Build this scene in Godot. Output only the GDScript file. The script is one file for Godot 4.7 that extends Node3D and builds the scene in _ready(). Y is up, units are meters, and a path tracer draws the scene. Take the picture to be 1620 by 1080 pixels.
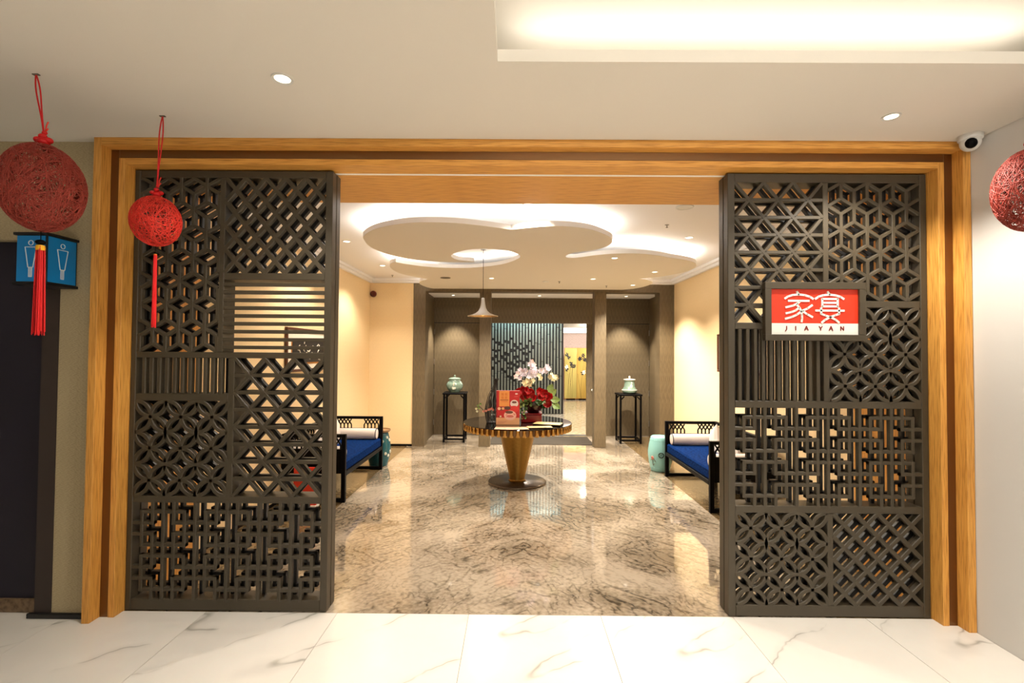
extends Node3D
# A restaurant entrance: hall in front (camera side), wooden portal with two lattice screens,
# lobby with a round table behind it, dark veneer niche wall, and a room beyond. Units are metres, z goes towards the camera.

var M := {}
var taken := {}

# ---------------------------------------------------------------- mesh builder
class MB:
	var v := PackedVector3Array()
	var n := PackedVector3Array()
	var uv := PackedVector2Array()
	var ix := PackedInt32Array()
	func vert(p: Vector3, nn: Vector3, t := Vector2.ZERO) -> int:
		v.append(p); n.append(nn); uv.append(t)
		return v.size() - 1
	func face(a: int, b: int, c: int) -> void:   # counter-clockwise from outside in, clockwise out
		ix.append(a); ix.append(c); ix.append(b)
	func tri(a: Vector3, b: Vector3, c: Vector3) -> void:
		var nn := (b - a).cross(c - a).normalized()
		face(vert(a, nn), vert(b, nn), vert(c, nn))
	func quad(a: Vector3, b: Vector3, c: Vector3, d: Vector3, t0 := Vector2(0, 1), t1 := Vector2(1, 1), t2 := Vector2(1, 0), t3 := Vector2(0, 0)) -> void:
		var nn := (b - a).cross(c - a).normalized()
		if nn == Vector3.ZERO:
			nn = (c - a).cross(d - a).normalized()
		var i := vert(a, nn, t0)
		vert(b, nn, t1); vert(c, nn, t2); vert(d, nn, t3)
		face(i, i + 1, i + 2); face(i, i + 2, i + 3)
	# chamfered box: centre, full size, bevel, optional basis
	func box(c: Vector3, s: Vector3, bev := 0.003, bs := Basis()) -> void:
		var h := s * 0.5
		var b: float = minf(bev, minf(h.x, minf(h.y, h.z)) * 0.6)
		if b <= 0.0005:
			for ax in 3:
				for sg in [-1.0, 1.0]:
					var q := _face_pts(h, h, ax, sg)
					quad(c + bs * q[0], c + bs * q[1], c + bs * q[2], c + bs * q[3])
			return
		var k := h - Vector3(b, b, b)
		for ax in 3:
			for sg in [-1.0, 1.0]:
				var q := _face_pts(k, h, ax, sg)
				quad(c + bs * q[0], c + bs * q[1], c + bs * q[2], c + bs * q[3])
		for ax in 3:   # edges along ax
			var u := (ax + 1) % 3
			var w := (ax + 2) % 3
			for su in [-1.0, 1.0]:
				for sw in [-1.0, 1.0]:
					var p := []
					for e in [-1.0, 1.0]:
						var a := Vector3.ZERO
						a[ax] = e * k[ax]; a[u] = su * h[u]; a[w] = sw * k[w]
						var d := Vector3.ZERO
						d[ax] = e * k[ax]; d[u] = su * k[u]; d[w] = sw * h[w]
						p.append(a); p.append(d)
					if su * sw > 0:
						quad(c + bs * p[0], c + bs * p[2], c + bs * p[3], c + bs * p[1]) if false else _oriented(c, bs, p[0], p[1], p[3], p[2])
					else:
						_oriented(c, bs, p[0], p[1], p[3], p[2])
		for sx in [-1.0, 1.0]:
			for sy in [-1.0, 1.0]:
				for sz in [-1.0, 1.0]:
					var a := Vector3(sx * h.x, sy * k.y, sz * k.z)
					var d := Vector3(sx * k.x, sy * h.y, sz * k.z)
					var e := Vector3(sx * k.x, sy * k.y, sz * h.z)
					if (d - a).cross(e - a).dot(a + d + e) > 0:
						tri(c + bs * a, c + bs * d, c + bs * e)
					else:
						tri(c + bs * a, c + bs * e, c + bs * d)
	func _oriented(c: Vector3, bs: Basis, a: Vector3, b: Vector3, d: Vector3, e: Vector3) -> void:
		if (b - a).cross(d - a).dot(a + d) > 0:
			quad(c + bs * a, c + bs * b, c + bs * d, c + bs * e)
		else:
			quad(c + bs * a, c + bs * e, c + bs * d, c + bs * b)
	func _face_pts(k: Vector3, h: Vector3, ax: int, sg: float) -> Array:
		var u := (ax + 1) % 3
		var w := (ax + 2) % 3
		var r := []
		for q in [[-1, -1], [1, -1], [1, 1], [-1, 1]]:
			var p := Vector3.ZERO
			p[ax] = sg * h[ax]; p[u] = q[0] * k[u]; p[w] = q[1] * k[w]
			r.append(p)
		if sg < 0:
			r.reverse()
		return r
	# straight bar from a to b, cross-section w (sideways) x d (along z), front edges chamfered; front face at z=zf, back at zf-d
	func bar(a: Vector2, b: Vector2, w: float, zf: float, d: float, ch := 0.003) -> void:
		var t := (b - a).normalized()
		var s := Vector2(-t.y, t.x)
		var h := w * 0.5
		var sec := [Vector2(-h, zf - d), Vector2(-h, zf - ch), Vector2(-h + ch, zf), Vector2(h - ch, zf), Vector2(h, zf - ch), Vector2(h, zf - d)]
		var pa := []
		var pb := []
		for q in sec:
			var o: Vector2 = s * q.x
			pa.append(Vector3(a.x + o.x, a.y + o.y, q.y))
			pb.append(Vector3(b.x + o.x, b.y + o.y, q.y))
		for i in 6:
			var j := (i + 1) % 6
			quad(pa[i], pa[j], pb[j], pb[i]) if _out(pa[i], pa[j], pb[j], (pa[0] + pb[4]) * 0.5 * 0 + _mid(pa, pb)) else quad(pa[i], pb[i], pb[j], pa[j])
		_cap(pa, _mid(pa, pb)); _cap(pb, _mid(pa, pb))
	func _mid(pa: Array, pb: Array) -> Vector3:
		var m := Vector3.ZERO
		for p in pa: m += p
		for p in pb: m += p
		return m / (pa.size() + pb.size())
	func _out(a: Vector3, b: Vector3, c: Vector3, m: Vector3) -> bool:
		return (b - a).cross(c - a).dot(a - m) > 0
	func _cap(p: Array, m: Vector3) -> void:
		for i in range(1, p.size() - 1):
			if _out(p[0], p[i], p[i + 1], m): tri(p[0], p[i], p[i + 1])
			else: tri(p[0], p[i + 1], p[i])
	# part of a flat ring in the xy plane
	func ring(c: Vector2, r: float, w: float, zf: float, d: float, a0: float, a1: float, seg: int) -> void:
		var ch := 0.003
		var sec := [Vector2(r - w / 2, zf - d), Vector2(r - w / 2, zf - ch), Vector2(r - w / 2 + ch, zf), Vector2(r + w / 2 - ch, zf), Vector2(r + w / 2, zf - ch), Vector2(r + w / 2, zf - d)]
		for k in seg:
			var t0 := lerpf(a0, a1, float(k) / seg)
			var t1 := lerpf(a0, a1, float(k + 1) / seg)
			for i in 6:
				var j := (i + 1) % 6
				var p := Vector3(c.x + cos(t0) * sec[i].x, c.y + sin(t0) * sec[i].x, sec[i].y)
				var q := Vector3(c.x + cos(t0) * sec[j].x, c.y + sin(t0) * sec[j].x, sec[j].y)
				var p2 := Vector3(c.x + cos(t1) * sec[i].x, c.y + sin(t1) * sec[i].x, sec[i].y)
				var q2 := Vector3(c.x + cos(t1) * sec[j].x, c.y + sin(t1) * sec[j].x, sec[j].y)
				quad(p, p2, q2, q)
	# profile points (radius, height); y axis at c
	func lathe(c: Vector3, prof: Array, seg := 40, sharp := 0.6, sx := 1.0, sz := 1.0) -> void:
		var m := prof.size()
		for i in m - 1:
			var a: Vector2 = prof[i]
			var b: Vector2 = prof[i + 1]
			if a.distance_to(b) < 1e-6: continue
			var na := _pn(prof, i, i, sharp)
			var nb := _pn(prof, i + 1, i, sharp)
			for k in seg:
				var t0 := TAU * k / seg
				var t1 := TAU * (k + 1) / seg
				var d0 := Vector3(cos(t0) * sx, 0, -sin(t0) * sz)
				var d1 := Vector3(cos(t1) * sx, 0, -sin(t1) * sz)
				var ia := vert(c + d0 * a.x + Vector3(0, a.y, 0), (d0 * na.x + Vector3(0, na.y, 0)).normalized(), Vector2(float(k) / seg, 1.0 - float(i) / (m - 1)))
				var ib := vert(c + d1 * a.x + Vector3(0, a.y, 0), (d1 * na.x + Vector3(0, na.y, 0)).normalized(), Vector2(float(k + 1) / seg, 1.0 - float(i) / (m - 1)))
				var ic := vert(c + d1 * b.x + Vector3(0, b.y, 0), (d1 * nb.x + Vector3(0, nb.y, 0)).normalized(), Vector2(float(k + 1) / seg, 1.0 - float(i + 1) / (m - 1)))
				var id := vert(c + d0 * b.x + Vector3(0, b.y, 0), (d0 * nb.x + Vector3(0, nb.y, 0)).normalized(), Vector2(float(k) / seg, 1.0 - float(i + 1) / (m - 1)))
				if a.x > 1e-6: face(ia, ib, ic)
				if b.x > 1e-6: face(ia, ic, id)
	func _pn(prof: Array, at: int, seg_i: int, sharp: float) -> Vector2:
		var d: Vector2 = (prof[seg_i + 1] - prof[seg_i]).normalized()
		var o := at - 1 if at == seg_i else at
		var r := Vector2(d.y, -d.x)
		if o >= 0 and o < prof.size() - 1:
			var e: Vector2 = (prof[o + 1] - prof[o]).normalized()
			if e.dot(d) > sharp:
				r = Vector2((d.y + e.y), -(d.x + e.x)).normalized()
		return r
	func tube(pts: Array, r: float, sides := 6, closed := false, r1 := -1.0) -> void:
		var m := pts.size()
		var up := Vector3.UP
		var rows := []
		for i in m:
			var p: Vector3 = pts[i]
			var t: Vector3
			if closed: t = (pts[(i + 1) % m] - pts[(i + m - 1) % m]).normalized()
			else: t = (pts[mini(i + 1, m - 1)] - pts[maxi(i - 1, 0)]).normalized()
			if i == 0:
				up = Vector3.UP if absf(t.y) < 0.9 else Vector3.RIGHT
			var s := t.cross(up).normalized()
			up = s.cross(t).normalized()
			var rr := r if r1 < 0 else lerpf(r, r1, float(i) / (m - 1))
			var row := []
			for k in sides:
				var a := TAU * k / sides
				var d := s * cos(a) + up * sin(a)
				row.append(vert(p + d * rr, d, Vector2(float(k) / sides, float(i) / m)))
			rows.append(row)
		for i in (m if closed else m - 1):
			var A: Array = rows[i]
			var B: Array = rows[(i + 1) % m]
			for k in sides:
				var k2 := (k + 1) % sides
				face(A[k], B[k], B[k2]); face(A[k], B[k2], A[k2])
		if not closed:
			for e in [0, m - 1]:
				var c := vert(pts[e], Vector3.UP)
				for k in sides:
					var k2 := (k + 1) % sides
					if e == 0: face(c, rows[e][k], rows[e][k2])
					else: face(c, rows[e][k2], rows[e][k])
	func ball(c: Vector3, rx: float, ry := -1.0, rz := -1.0, seg := 16, rows := 10) -> void:
		if ry < 0: ry = rx
		if rz < 0: rz = rx
		var base := v.size()
		for i in rows + 1:
			var f := PI * i / rows
			for k in seg + 1:
				var t := TAU * k / seg
				var d := Vector3(sin(f) * cos(t), cos(f), sin(f) * sin(t))
				vert(c + Vector3(d.x * rx, d.y * ry, d.z * rz), Vector3(d.x / rx, d.y / ry, d.z / rz).normalized(), Vector2(float(k) / seg, float(i) / rows))
		for i in rows:
			for k in seg:
				var a := base + i * (seg + 1) + k
				face(a, a + 1, a + seg + 2); face(a, a + seg + 2, a + seg + 1)
	# polygon in plan (x,z), between two heights
	func slab(poly: PackedVector2Array, y0: float, y1: float) -> void:
		var idx := Geometry2D.triangulate_polygon(poly)
		for i in range(0, idx.size(), 3):
			var a := poly[idx[i]]
			var b := poly[idx[i + 1]]
			var c := poly[idx[i + 2]]
			var A := Vector3(a.x, y1, a.y); var B := Vector3(b.x, y1, b.y); var C := Vector3(c.x, y1, c.y)
			if (B - A).cross(C - A).y < 0:
				var q := B; B = C; C = q
			tri(A, B, C)
			A.y = y0; B.y = y0; C.y = y0
			tri(A, C, B)
		var ccw := not Geometry2D.is_polygon_clockwise(poly)
		for i in poly.size():
			var a := poly[i]
			var b := poly[(i + 1) % poly.size()]
			var p := Vector3(a.x, y0, a.y); var q := Vector3(b.x, y0, b.y)
			var d := (q - p)
			var out := Vector3(d.z, 0, -d.x) if ccw else Vector3(-d.z, 0, d.x)
			if (q - p).cross(Vector3(q.x, y1, q.z) - p).dot(out) > 0:
				quad(p, q, Vector3(q.x, y1, q.z), Vector3(p.x, y1, p.z))
			else:
				quad(q, p, Vector3(p.x, y1, p.z), Vector3(q.x, y1, q.z))
	func mesh() -> ArrayMesh:
		var arr := []
		arr.resize(Mesh.ARRAY_MAX)
		arr[Mesh.ARRAY_VERTEX] = v
		arr[Mesh.ARRAY_NORMAL] = n
		arr[Mesh.ARRAY_TEX_UV] = uv
		arr[Mesh.ARRAY_INDEX] = ix
		var m := ArrayMesh.new()
		m.add_surface_from_arrays(Mesh.PRIMITIVE_TRIANGLES, arr)
		return m

# ---------------------------------------------------------------- nodes
func numbered(called: String) -> String:
	if not taken.has(called):
		taken[called] = 0
		return called
	taken[called] += 1
	return "%s_%03d" % [called, taken[called]]

func tag(o: Node, label := "", category := "", group := "", kind := "") -> Node:
	if label: o.set_meta("label", label)
	if category: o.set_meta("category", category)
	if group: o.set_meta("group", group)
	if kind: o.set_meta("kind", kind)
	return o

func thing(called: String, label: String, category: String, at := Vector3.ZERO, turn := 0.0, group := "") -> Node3D:
	var o := Node3D.new()
	o.name = numbered(called)
	add_child(o)
	o.position = at
	o.rotation.y = turn
	tag(o, label, category, group)
	return o

func obj(called: String, mb, m: Material, parent: Node = null) -> MeshInstance3D:
	var o := MeshInstance3D.new()
	o.mesh = mb.mesh() if mb is MB else mb
	o.material_override = m
	o.name = called if parent else numbered(called)
	(parent if parent else self).add_child(o, true)
	return o

func struct(called: String, label: String, category := "") -> Node3D:
	var o := thing(called, label, category)
	o.set_meta("kind", "structure")
	return o

func bx(c: Vector3, s: Vector3, bev := 0.003) -> MB:
	var b := MB.new()
	b.box(c, s, bev)
	return b

func bb(x0: float, x1: float, y0: float, y1: float, z0: float, z1: float, bev := 0.0) -> MB:   # box by its bounds
	return bx(Vector3((x0 + x1) / 2, (y0 + y1) / 2, (z0 + z1) / 2), Vector3(absf(x1 - x0), absf(y1 - y0), absf(z1 - z0)), bev)

func dup(src: Node3D, at: Vector3, turn: float, label: String, group := "") -> Node3D:
	var r: Node3D = src.duplicate()
	r.name = numbered(str(src.name))
	add_child(r)
	r.position = at
	r.rotation.y = turn
	r.set_meta("label", label)
	if group: r.set_meta("group", group)
	return r

# ---------------------------------------------------------------- materials
func mat(c: Color, rough := 0.7, metal := 0.0) -> StandardMaterial3D:
	var m := StandardMaterial3D.new()
	m.albedo_color = c
	m.roughness = rough
	m.metallic = metal
	return m

func noise_tex(sd: int, freq: float, stops: Array, fractal := FastNoiseLite.FRACTAL_FBM, oct := 4, size := 512, as_normal := false, kind := FastNoiseLite.TYPE_SIMPLEX) -> NoiseTexture2D:
	var t := NoiseTexture2D.new()
	t.width = size; t.height = size
	t.seamless = true
	var f := FastNoiseLite.new()
	f.seed = sd; f.frequency = freq; f.noise_type = kind
	f.fractal_type = fractal; f.fractal_octaves = oct
	t.noise = f
	if as_normal:
		t.as_normal_map = true
		t.bump_strength = 4.0
	elif stops.size():
		var g := Gradient.new()
		var offs := PackedFloat32Array()
		var cols := PackedColorArray()
		for s in stops:
			offs.append(s[0]); cols.append(s[1])
		g.offsets = offs; g.colors = cols
		t.color_ramp = g
	return t

func tri_map(m: StandardMaterial3D, s: Vector3, world := true) -> StandardMaterial3D:
	m.uv1_triplanar = true
	m.uv1_world_triplanar = world
	m.uv1_scale = s
	m.uv1_triplanar_sharpness = 8.0
	return m

func make_materials() -> void:
	M.white = tri_map(mat(Color(0.9, 0.88, 0.84), 0.85), Vector3.ONE * 2.0)
	M.white.albedo_texture = noise_tex(3, 0.3, [[0.0, Color(0.975, 0.975, 0.975)], [1.0, Color.WHITE]])
	M.hall_wall = mat(Color(0.84, 0.83, 0.81), 0.8)
	M.lobby_ceiling = mat(Color(0.93, 0.92, 0.91), 0.85)
	M.canopy = tri_map(mat(Color(0.89, 0.855, 0.79), 0.85), Vector3.ONE * 3)  # tan carries the shade on the canopy underside
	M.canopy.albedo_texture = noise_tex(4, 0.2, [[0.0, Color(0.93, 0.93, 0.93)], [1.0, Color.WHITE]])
	# ochre wood: fine straight grain
	var grain := noise_tex(11, 0.02, [[0.0, Color(0.74, 0.66, 0.55)], [0.45, Color(0.95, 0.92, 0.88)], [1.0, Color(1.0, 1.0, 1.0)]], FastNoiseLite.FRACTAL_FBM, 5)
	M.wood_v = tri_map(mat(Color(0.89, 0.66, 0.32), 0.5), Vector3(9, 0.35, 9))
	M.wood_v.albedo_texture = grain
	M.wood_h = tri_map(mat(Color(0.89, 0.66, 0.32), 0.5), Vector3(0.35, 9, 9))
	M.wood_h.albedo_texture = grain
	# brushed bronze strip
	M.bronze = mat(Color(0.52, 0.40, 0.28), 0.36, 1.0)
	M.gold = mat(Color(0.80, 0.62, 0.34), 0.26, 1.0)
	M.base_metal = tri_map(mat(Color(0.47, 0.41, 0.34), 0.3, 0.75), Vector3.ONE * 3)
	M.base_metal.albedo_texture = noise_tex(22, 0.03, [[0.0, Color(0.6, 0.58, 0.55)], [1.0, Color.WHITE]])
	M.gold_brushed = tri_map(mat(Color(0.64, 0.5, 0.26), 0.36, 1.0), Vector3(1, 20, 1), false)
	M.gold_brushed.albedo_texture = noise_tex(21, 0.03, [[0.0, Color(0.8, 0.78, 0.74)], [1.0, Color.WHITE]])
	# lattice screens: dark brown satin paint, slightly grainy
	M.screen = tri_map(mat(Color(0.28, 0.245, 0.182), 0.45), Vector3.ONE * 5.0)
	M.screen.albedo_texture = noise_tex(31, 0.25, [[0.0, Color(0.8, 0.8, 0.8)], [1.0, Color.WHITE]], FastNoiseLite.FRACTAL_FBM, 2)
	M.screen_rear_shade = mat(Color(0.075, 0.066, 0.058), 0.45)  # near-black: shade behind the front bars put into the colour
	# dark veneer
	var ven := noise_tex(41, 0.03, [[0.2, Color(0.7, 0.68, 0.64)], [0.5, Color(0.86, 0.85, 0.83)], [0.8, Color(0.98, 0.98, 0.97)]], FastNoiseLite.FRACTAL_FBM, 4)
	M.veneer = tri_map(mat(Color(0.455, 0.395, 0.295), 0.55), Vector3(14, 0.35, 14))
	M.veneer.albedo_texture = ven
	M.wallpaper = tri_map(mat(Color(0.95, 0.845, 0.66), 0.75), Vector3(8, 1.2, 8))
	M.wallpaper.albedo_texture = noise_tex(51, 0.03, [[0.0, Color(0.955, 0.95, 0.94)], [1.0, Color.WHITE]])
	M.grasscloth = tri_map(mat(Color(0.74, 0.68, 0.55), 0.9), Vector3(1.6, 14, 1.6))
	M.grasscloth.albedo_texture = noise_tex(61, 0.05, [[0.0, Color(0.74, 0.73, 0.7)], [0.5, Color(0.95, 0.95, 0.94)], [1.0, Color.WHITE]])
	M.navy = mat(Color(0.10, 0.085, 0.15), 0.6)
	M.brown = tri_map(mat(Color(0.25, 0.205, 0.185), 0.6), Vector3.ONE * 4)
	M.brown.albedo_texture = noise_tex(66, 0.2, [[0.0, Color(0.75, 0.75, 0.75)], [1.0, Color.WHITE]])
	M.black = mat(Color(0.045, 0.04, 0.045), 0.45)
	M.lacquer = mat(Color(0.03, 0.026, 0.028), 0.42)
	M.lacquer.metallic_specular = 0.2
	M.stone = tri_map(mat(Color(0.52, 0.43, 0.33), 0.3), Vector3.ONE * 2.0)
	M.stone.albedo_texture = noise_tex(71, 0.02, [[0.0, Color(0.6, 0.55, 0.5)], [0.5, Color(0.9, 0.88, 0.85)], [1.0, Color.WHITE]], FastNoiseLite.FRACTAL_FBM, 5)
	M.border = tri_map(mat(Color(0.47, 0.4, 0.29), 0.16), Vector3.ONE * 1.3)
	M.border.albedo_texture = noise_tex(72, 0.02, [[0.0, Color(0.6, 0.56, 0.5)], [0.5, Color(0.9, 0.88, 0.85)], [1.0, Color.WHITE]], FastNoiseLite.FRACTAL_FBM, 5)
	M.hall_marble = mat(Color.WHITE, 0.2)
	M.hall_marble.albedo_texture = hall_marble_image()
	M.lobby_marble = mat(Color.WHITE, 0.07)
	M.lobby_marble.albedo_texture = lobby_marble_image()
	M.lobby_marble.metallic_specular = 0.62
	M.lobby_marble.clearcoat_enabled = true
	M.lobby_marble.clearcoat = 0.6
	M.lobby_marble.clearcoat_roughness = 0.03
	M.beyond_floor = tri_map(mat(Color(0.76, 0.725, 0.66), 0.12), Vector3.ONE * 0.8)
	M.beyond_floor.albedo_texture = noise_tex(73, 0.02, [[0.0, Color(0.75, 0.72, 0.68)], [1.0, Color.WHITE]], FastNoiseLite.FRACTAL_FBM, 5)
	M.joint = mat(Color(0.6, 0.57, 0.52), 0.7)
	M.mat_rug = tri_map(mat(Color(0.25, 0.21, 0.15), 1.0), Vector3.ONE * 20)
	M.mat_rug.albedo_texture = noise_tex(75, 0.2, [[0.0, Color(0.6, 0.6, 0.6)], [1.0, Color.WHITE]])
	# soft things
	M.velvet = tri_map(mat(Color(0.03, 0.17, 0.36), 0.95), Vector3.ONE * 2.2)
	M.velvet.metallic_specular = 0.15
	M.velvet.albedo_texture = noise_tex(81, 0.02, [[0.0, Color(0.4, 0.48, 0.6)], [0.6, Color(0.9, 0.93, 1)], [1.0, Color.WHITE]])
	M.linen = tri_map(mat(Color(0.86, 0.82, 0.79), 0.85), Vector3.ONE * 6)
	M.linen.albedo_texture = noise_tex(85, 0.05, [[0.0, Color(0.92, 0.91, 0.9)], [1.0, Color.WHITE]])
	M.piping = mat(Color(0.16, 0.14, 0.2), 0.7)
	M.teal = tri_map(mat(Color(0.1, 0.36, 0.4), 0.25), Vector3.ONE * 3)
	M.teal.albedo_texture = noise_tex(91, 0.03, [[0.0, Color(0.7, 0.75, 0.75)], [1.0, Color.WHITE]])
	M.turquoise = mat(Color(0.53, 0.73, 0.71), 0.25)
	M.celadon = tri_map(mat(Color(0.57, 0.655, 0.6), 0.22), Vector3.ONE * 4)
	M.celadon.albedo_texture = noise_tex(92, 0.02, [[0.0, Color(0.8, 0.85, 0.82)], [1.0, Color.WHITE]])
	M.porcelain = mat(Color(0.86, 0.86, 0.8), 0.25)
	M.thread_deep = mat(Color(0.58, 0.2, 0.145), 0.55)
	M.thread_red = mat(Color(0.88, 0.2, 0.14), 0.55)
	M.silk = mat(Color(0.8, 0.03, 0.05), 0.55)
	M.yellow = mat(Color(0.9, 0.68, 0.08), 0.5)
	M.sign_red = mat(Color(0.83, 0.19, 0.07), 0.45)
	M.sign_white = mat(Color(0.9, 0.89, 0.86), 0.45)
	M.track_white = mat(Color(0.95, 0.94, 0.92), 0.5)
	M.letter_red = mat(Color(0.5, 0.09, 0.06), 0.5)
	M.blue = mat(Color(0.03, 0.52, 0.82), 0.4)
	M.glyph = mat(Color(0.9, 0.92, 0.95), 0.5)
	M.alu = mat(Color(0.8, 0.8, 0.8), 0.4, 0.55)
	M.steel = mat(Color(0.6, 0.58, 0.55), 0.4, 0.9)
	M.rod = mat(Color(0.50, 0.51, 0.47), 0.4, 0.35)
	M.rod_back = mat(Color(0.075, 0.07, 0.06), 0.6)
	M.glass_top = mat(Color(0.06, 0.045, 0.035), 0.05)
	M.maroon = mat(Color(0.16, 0.025, 0.03), 0.2)
	M.red_lacquer = mat(Color(0.45, 0.02, 0.035), 0.2)
	M.petal = mat(Color(0.95, 0.92, 0.97), 0.6)
	M.petal_white = mat(Color(0.93, 0.91, 0.76), 0.6)
	M.petal_red = mat(Color(0.66, 0.03, 0.05), 0.5)
	M.blossom = mat(Color(0.8, 0.5, 0.42), 0.6)
	M.leaf = mat(Color(0.16, 0.3, 0.06), 0.5)
	M.leaf_pale = mat(Color(0.5, 0.62, 0.33), 0.5)
	M.twig = mat(Color(0.09, 0.06, 0.045), 0.7)
	M.paper = mat(Color(0.87, 0.66, 0.55), 0.6)
	M.cream_paper = mat(Color(0.85, 0.74, 0.52), 0.6)
	M.frame_wood = mat(Color(0.33, 0.17, 0.08), 0.45)
	M.gilt = mat(Color(0.75, 0.5, 0.2), 0.4, 0.6)
	M.mount = mat(Color(0.9, 0.87, 0.8), 0.8)
	M.alarm = mat(Color(0.33, 0.06, 0.03), 0.4)
	M.fixture = mat(Color(0.85, 0.85, 0.83), 0.4)
	M.grille = mat(Color(0.42, 0.38, 0.32), 0.7)
	M.white_plain = mat(Color(0.86, 0.84, 0.8), 0.7)
	M.lamp = glow(Color(1.0, 0.94, 0.84), 6.0)
	M.strip = glow(Color(1.0, 0.95, 0.87), 3.0)
	M.bulb_gold = glow(Color(1.0, 0.72, 0.3), 2.0)

func glow(c: Color, e: float) -> StandardMaterial3D:
	var m := mat(Color(0.9, 0.9, 0.88), 0.5)
	m.emission_enabled = true
	m.emission = c
	m.emission_energy_multiplier = e
	return m

func hall_marble_image() -> ImageTexture:
	var s := 1024
	var warp := FastNoiseLite.new()
	warp.seed = 5; warp.frequency = 0.004; warp.fractal_octaves = 4
	var long := FastNoiseLite.new()
	long.seed = 9; long.frequency = 0.0034; long.fractal_type = FastNoiseLite.FRACTAL_NONE
	var mask := FastNoiseLite.new()
	mask.seed = 14; mask.frequency = 0.006; mask.fractal_octaves = 3
	var im := Image.create(s, s, false, Image.FORMAT_RGB8)
	var ca := cos(0.62)
	var sa := sin(0.62)
	for y in s:
		for x in s:
			var w := warp.get_noise_2d(x, y)
			var u := (x * ca - y * sa) * 0.16
			var t := (x * sa + y * ca) * 1.5 + w * 48.0
			var r := absf(long.get_noise_2d(u, t))
			var k := clampf(mask.get_noise_2d(x, y) * 2.0 + 0.3, 0.0, 1.0)
			var vein := pow(clampf(1.0 - r * 26.0, 0.0, 1.0), 1.5) * k
			var soft := pow(clampf(1.0 - r * 3.2, 0.0, 1.0), 2.0) * k
			var b := 0.935 + w * 0.015 - soft * 0.06 - vein * 0.2
			im.set_pixel(x, y, Color(b, b * (0.985 - 0.0 * vein), b * (0.955 - vein * 0.02)))
	return ImageTexture.create_from_image(im)

func lobby_marble_image() -> ImageTexture:
	var s := 1280
	var warp := FastNoiseLite.new()
	warp.seed = 25; warp.frequency = 0.006; warp.fractal_octaves = 3
	var web := FastNoiseLite.new()
	web.seed = 29; web.frequency = 0.042; web.fractal_type = FastNoiseLite.FRACTAL_RIDGED; web.fractal_octaves = 4; web.fractal_gain = 0.6
	var cloud := FastNoiseLite.new()
	cloud.seed = 34; cloud.frequency = 0.006; cloud.fractal_octaves = 4
	var im := Image.create(s, s, false, Image.FORMAT_RGB8)
	var pale := Color(0.715, 0.66, 0.585)
	var tan := Color(0.535, 0.48, 0.405)
	var dark := Color(0.17, 0.145, 0.11)
	var fine := FastNoiseLite.new()
	fine.seed = 41; fine.frequency = 0.12; fine.fractal_octaves = 2
	var ca := cos(1.0)
	var sa := sin(1.0)
	for y in s:
		for x in s:
			# the slabs are book-matched about the middle of the room, so the veins mirror there
			var m := absf(x - 379.0)
			var w := warp.get_noise_2d(x, y) * 34.0
			var u := (m * ca + y * sa) * 0.45 + w
			var t := (m * sa - y * ca) + w * 0.8
			var c := 0.55 * cloud.get_noise_2d(u * 1.2, t * 0.9) + 0.6 * cloud.get_noise_2d(x + 900.0, y)
			var r := maxf(web.get_noise_2d(u, t), web.get_noise_2d(x * 0.5 + 3000.0 + w, y * 0.9 + w) - 0.3)
			var g := fine.get_noise_2d(x, y)
			var band := clampf(c * 1.9 + 0.5, 0.0, 1.0)
			var vein := smoothstep(0.22, 0.98, r + g * 0.14) * (0.26 + 0.74 * band)
			var col := pale.lerp(tan, clampf(0.5 + c * 1.4 + g * 0.45, 0.0, 1.0)).lerp(dark, clampf(vein * 0.9, 0.0, 1.0))
			im.set_pixel(x, y, col)
	return ImageTexture.create_from_image(im)

# ---------------------------------------------------------------- lights
func spot(at: Vector3, e: float, angle := 50.0, col := Color(1.0, 0.965, 0.915), size := 0.05, aim := Vector3.DOWN) -> void:
	var l := SpotLight3D.new()
	l.name = "lamp_or_fill_beam"
	add_child(l, true)
	l.position = at
	if absf(aim.normalized().y) > 0.99: l.rotation = Vector3(-PI / 2, 0, 0)
	else: l.look_at_from_position(at, at + aim, Vector3.UP)
	l.light_energy = e
	l.light_color = col
	l.spot_angle = angle
	l.spot_angle_attenuation = 0.55
	l.light_size = size
	l.spot_range = 25.0
	l.spot_attenuation = 2.0
	l.shadow_enabled = true

func area(at: Vector3, aim: Vector3, size: Vector2, e: float, col := Color(1.0, 0.95, 0.87), roll_up := Vector3.FORWARD) -> void:
	var l := AreaLight3D.new()
	l.name = "strip_or_fill_light"
	add_child(l, true)
	l.area_size = size
	l.area_normalize_energy = true
	l.light_energy = e
	l.light_color = col
	l.shadow_enabled = true
	l.area_range = 25.0
	l.area_attenuation = 2.0
	l.look_at_from_position(at, at + aim, Vector3.UP if absf(aim.normalized().y) < 0.99 else roll_up)

func omni(at: Vector3, e: float, col := Color(1.0, 0.9, 0.75), size := 0.03) -> void:
	var l := OmniLight3D.new()
	l.name = "bulb_light"
	add_child(l, true)
	l.position = at
	l.light_energy = e
	l.light_color = col
	l.light_size = size
	l.omni_range = 25.0
	l.omni_attenuation = 2.0
	l.shadow_enabled = true

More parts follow.
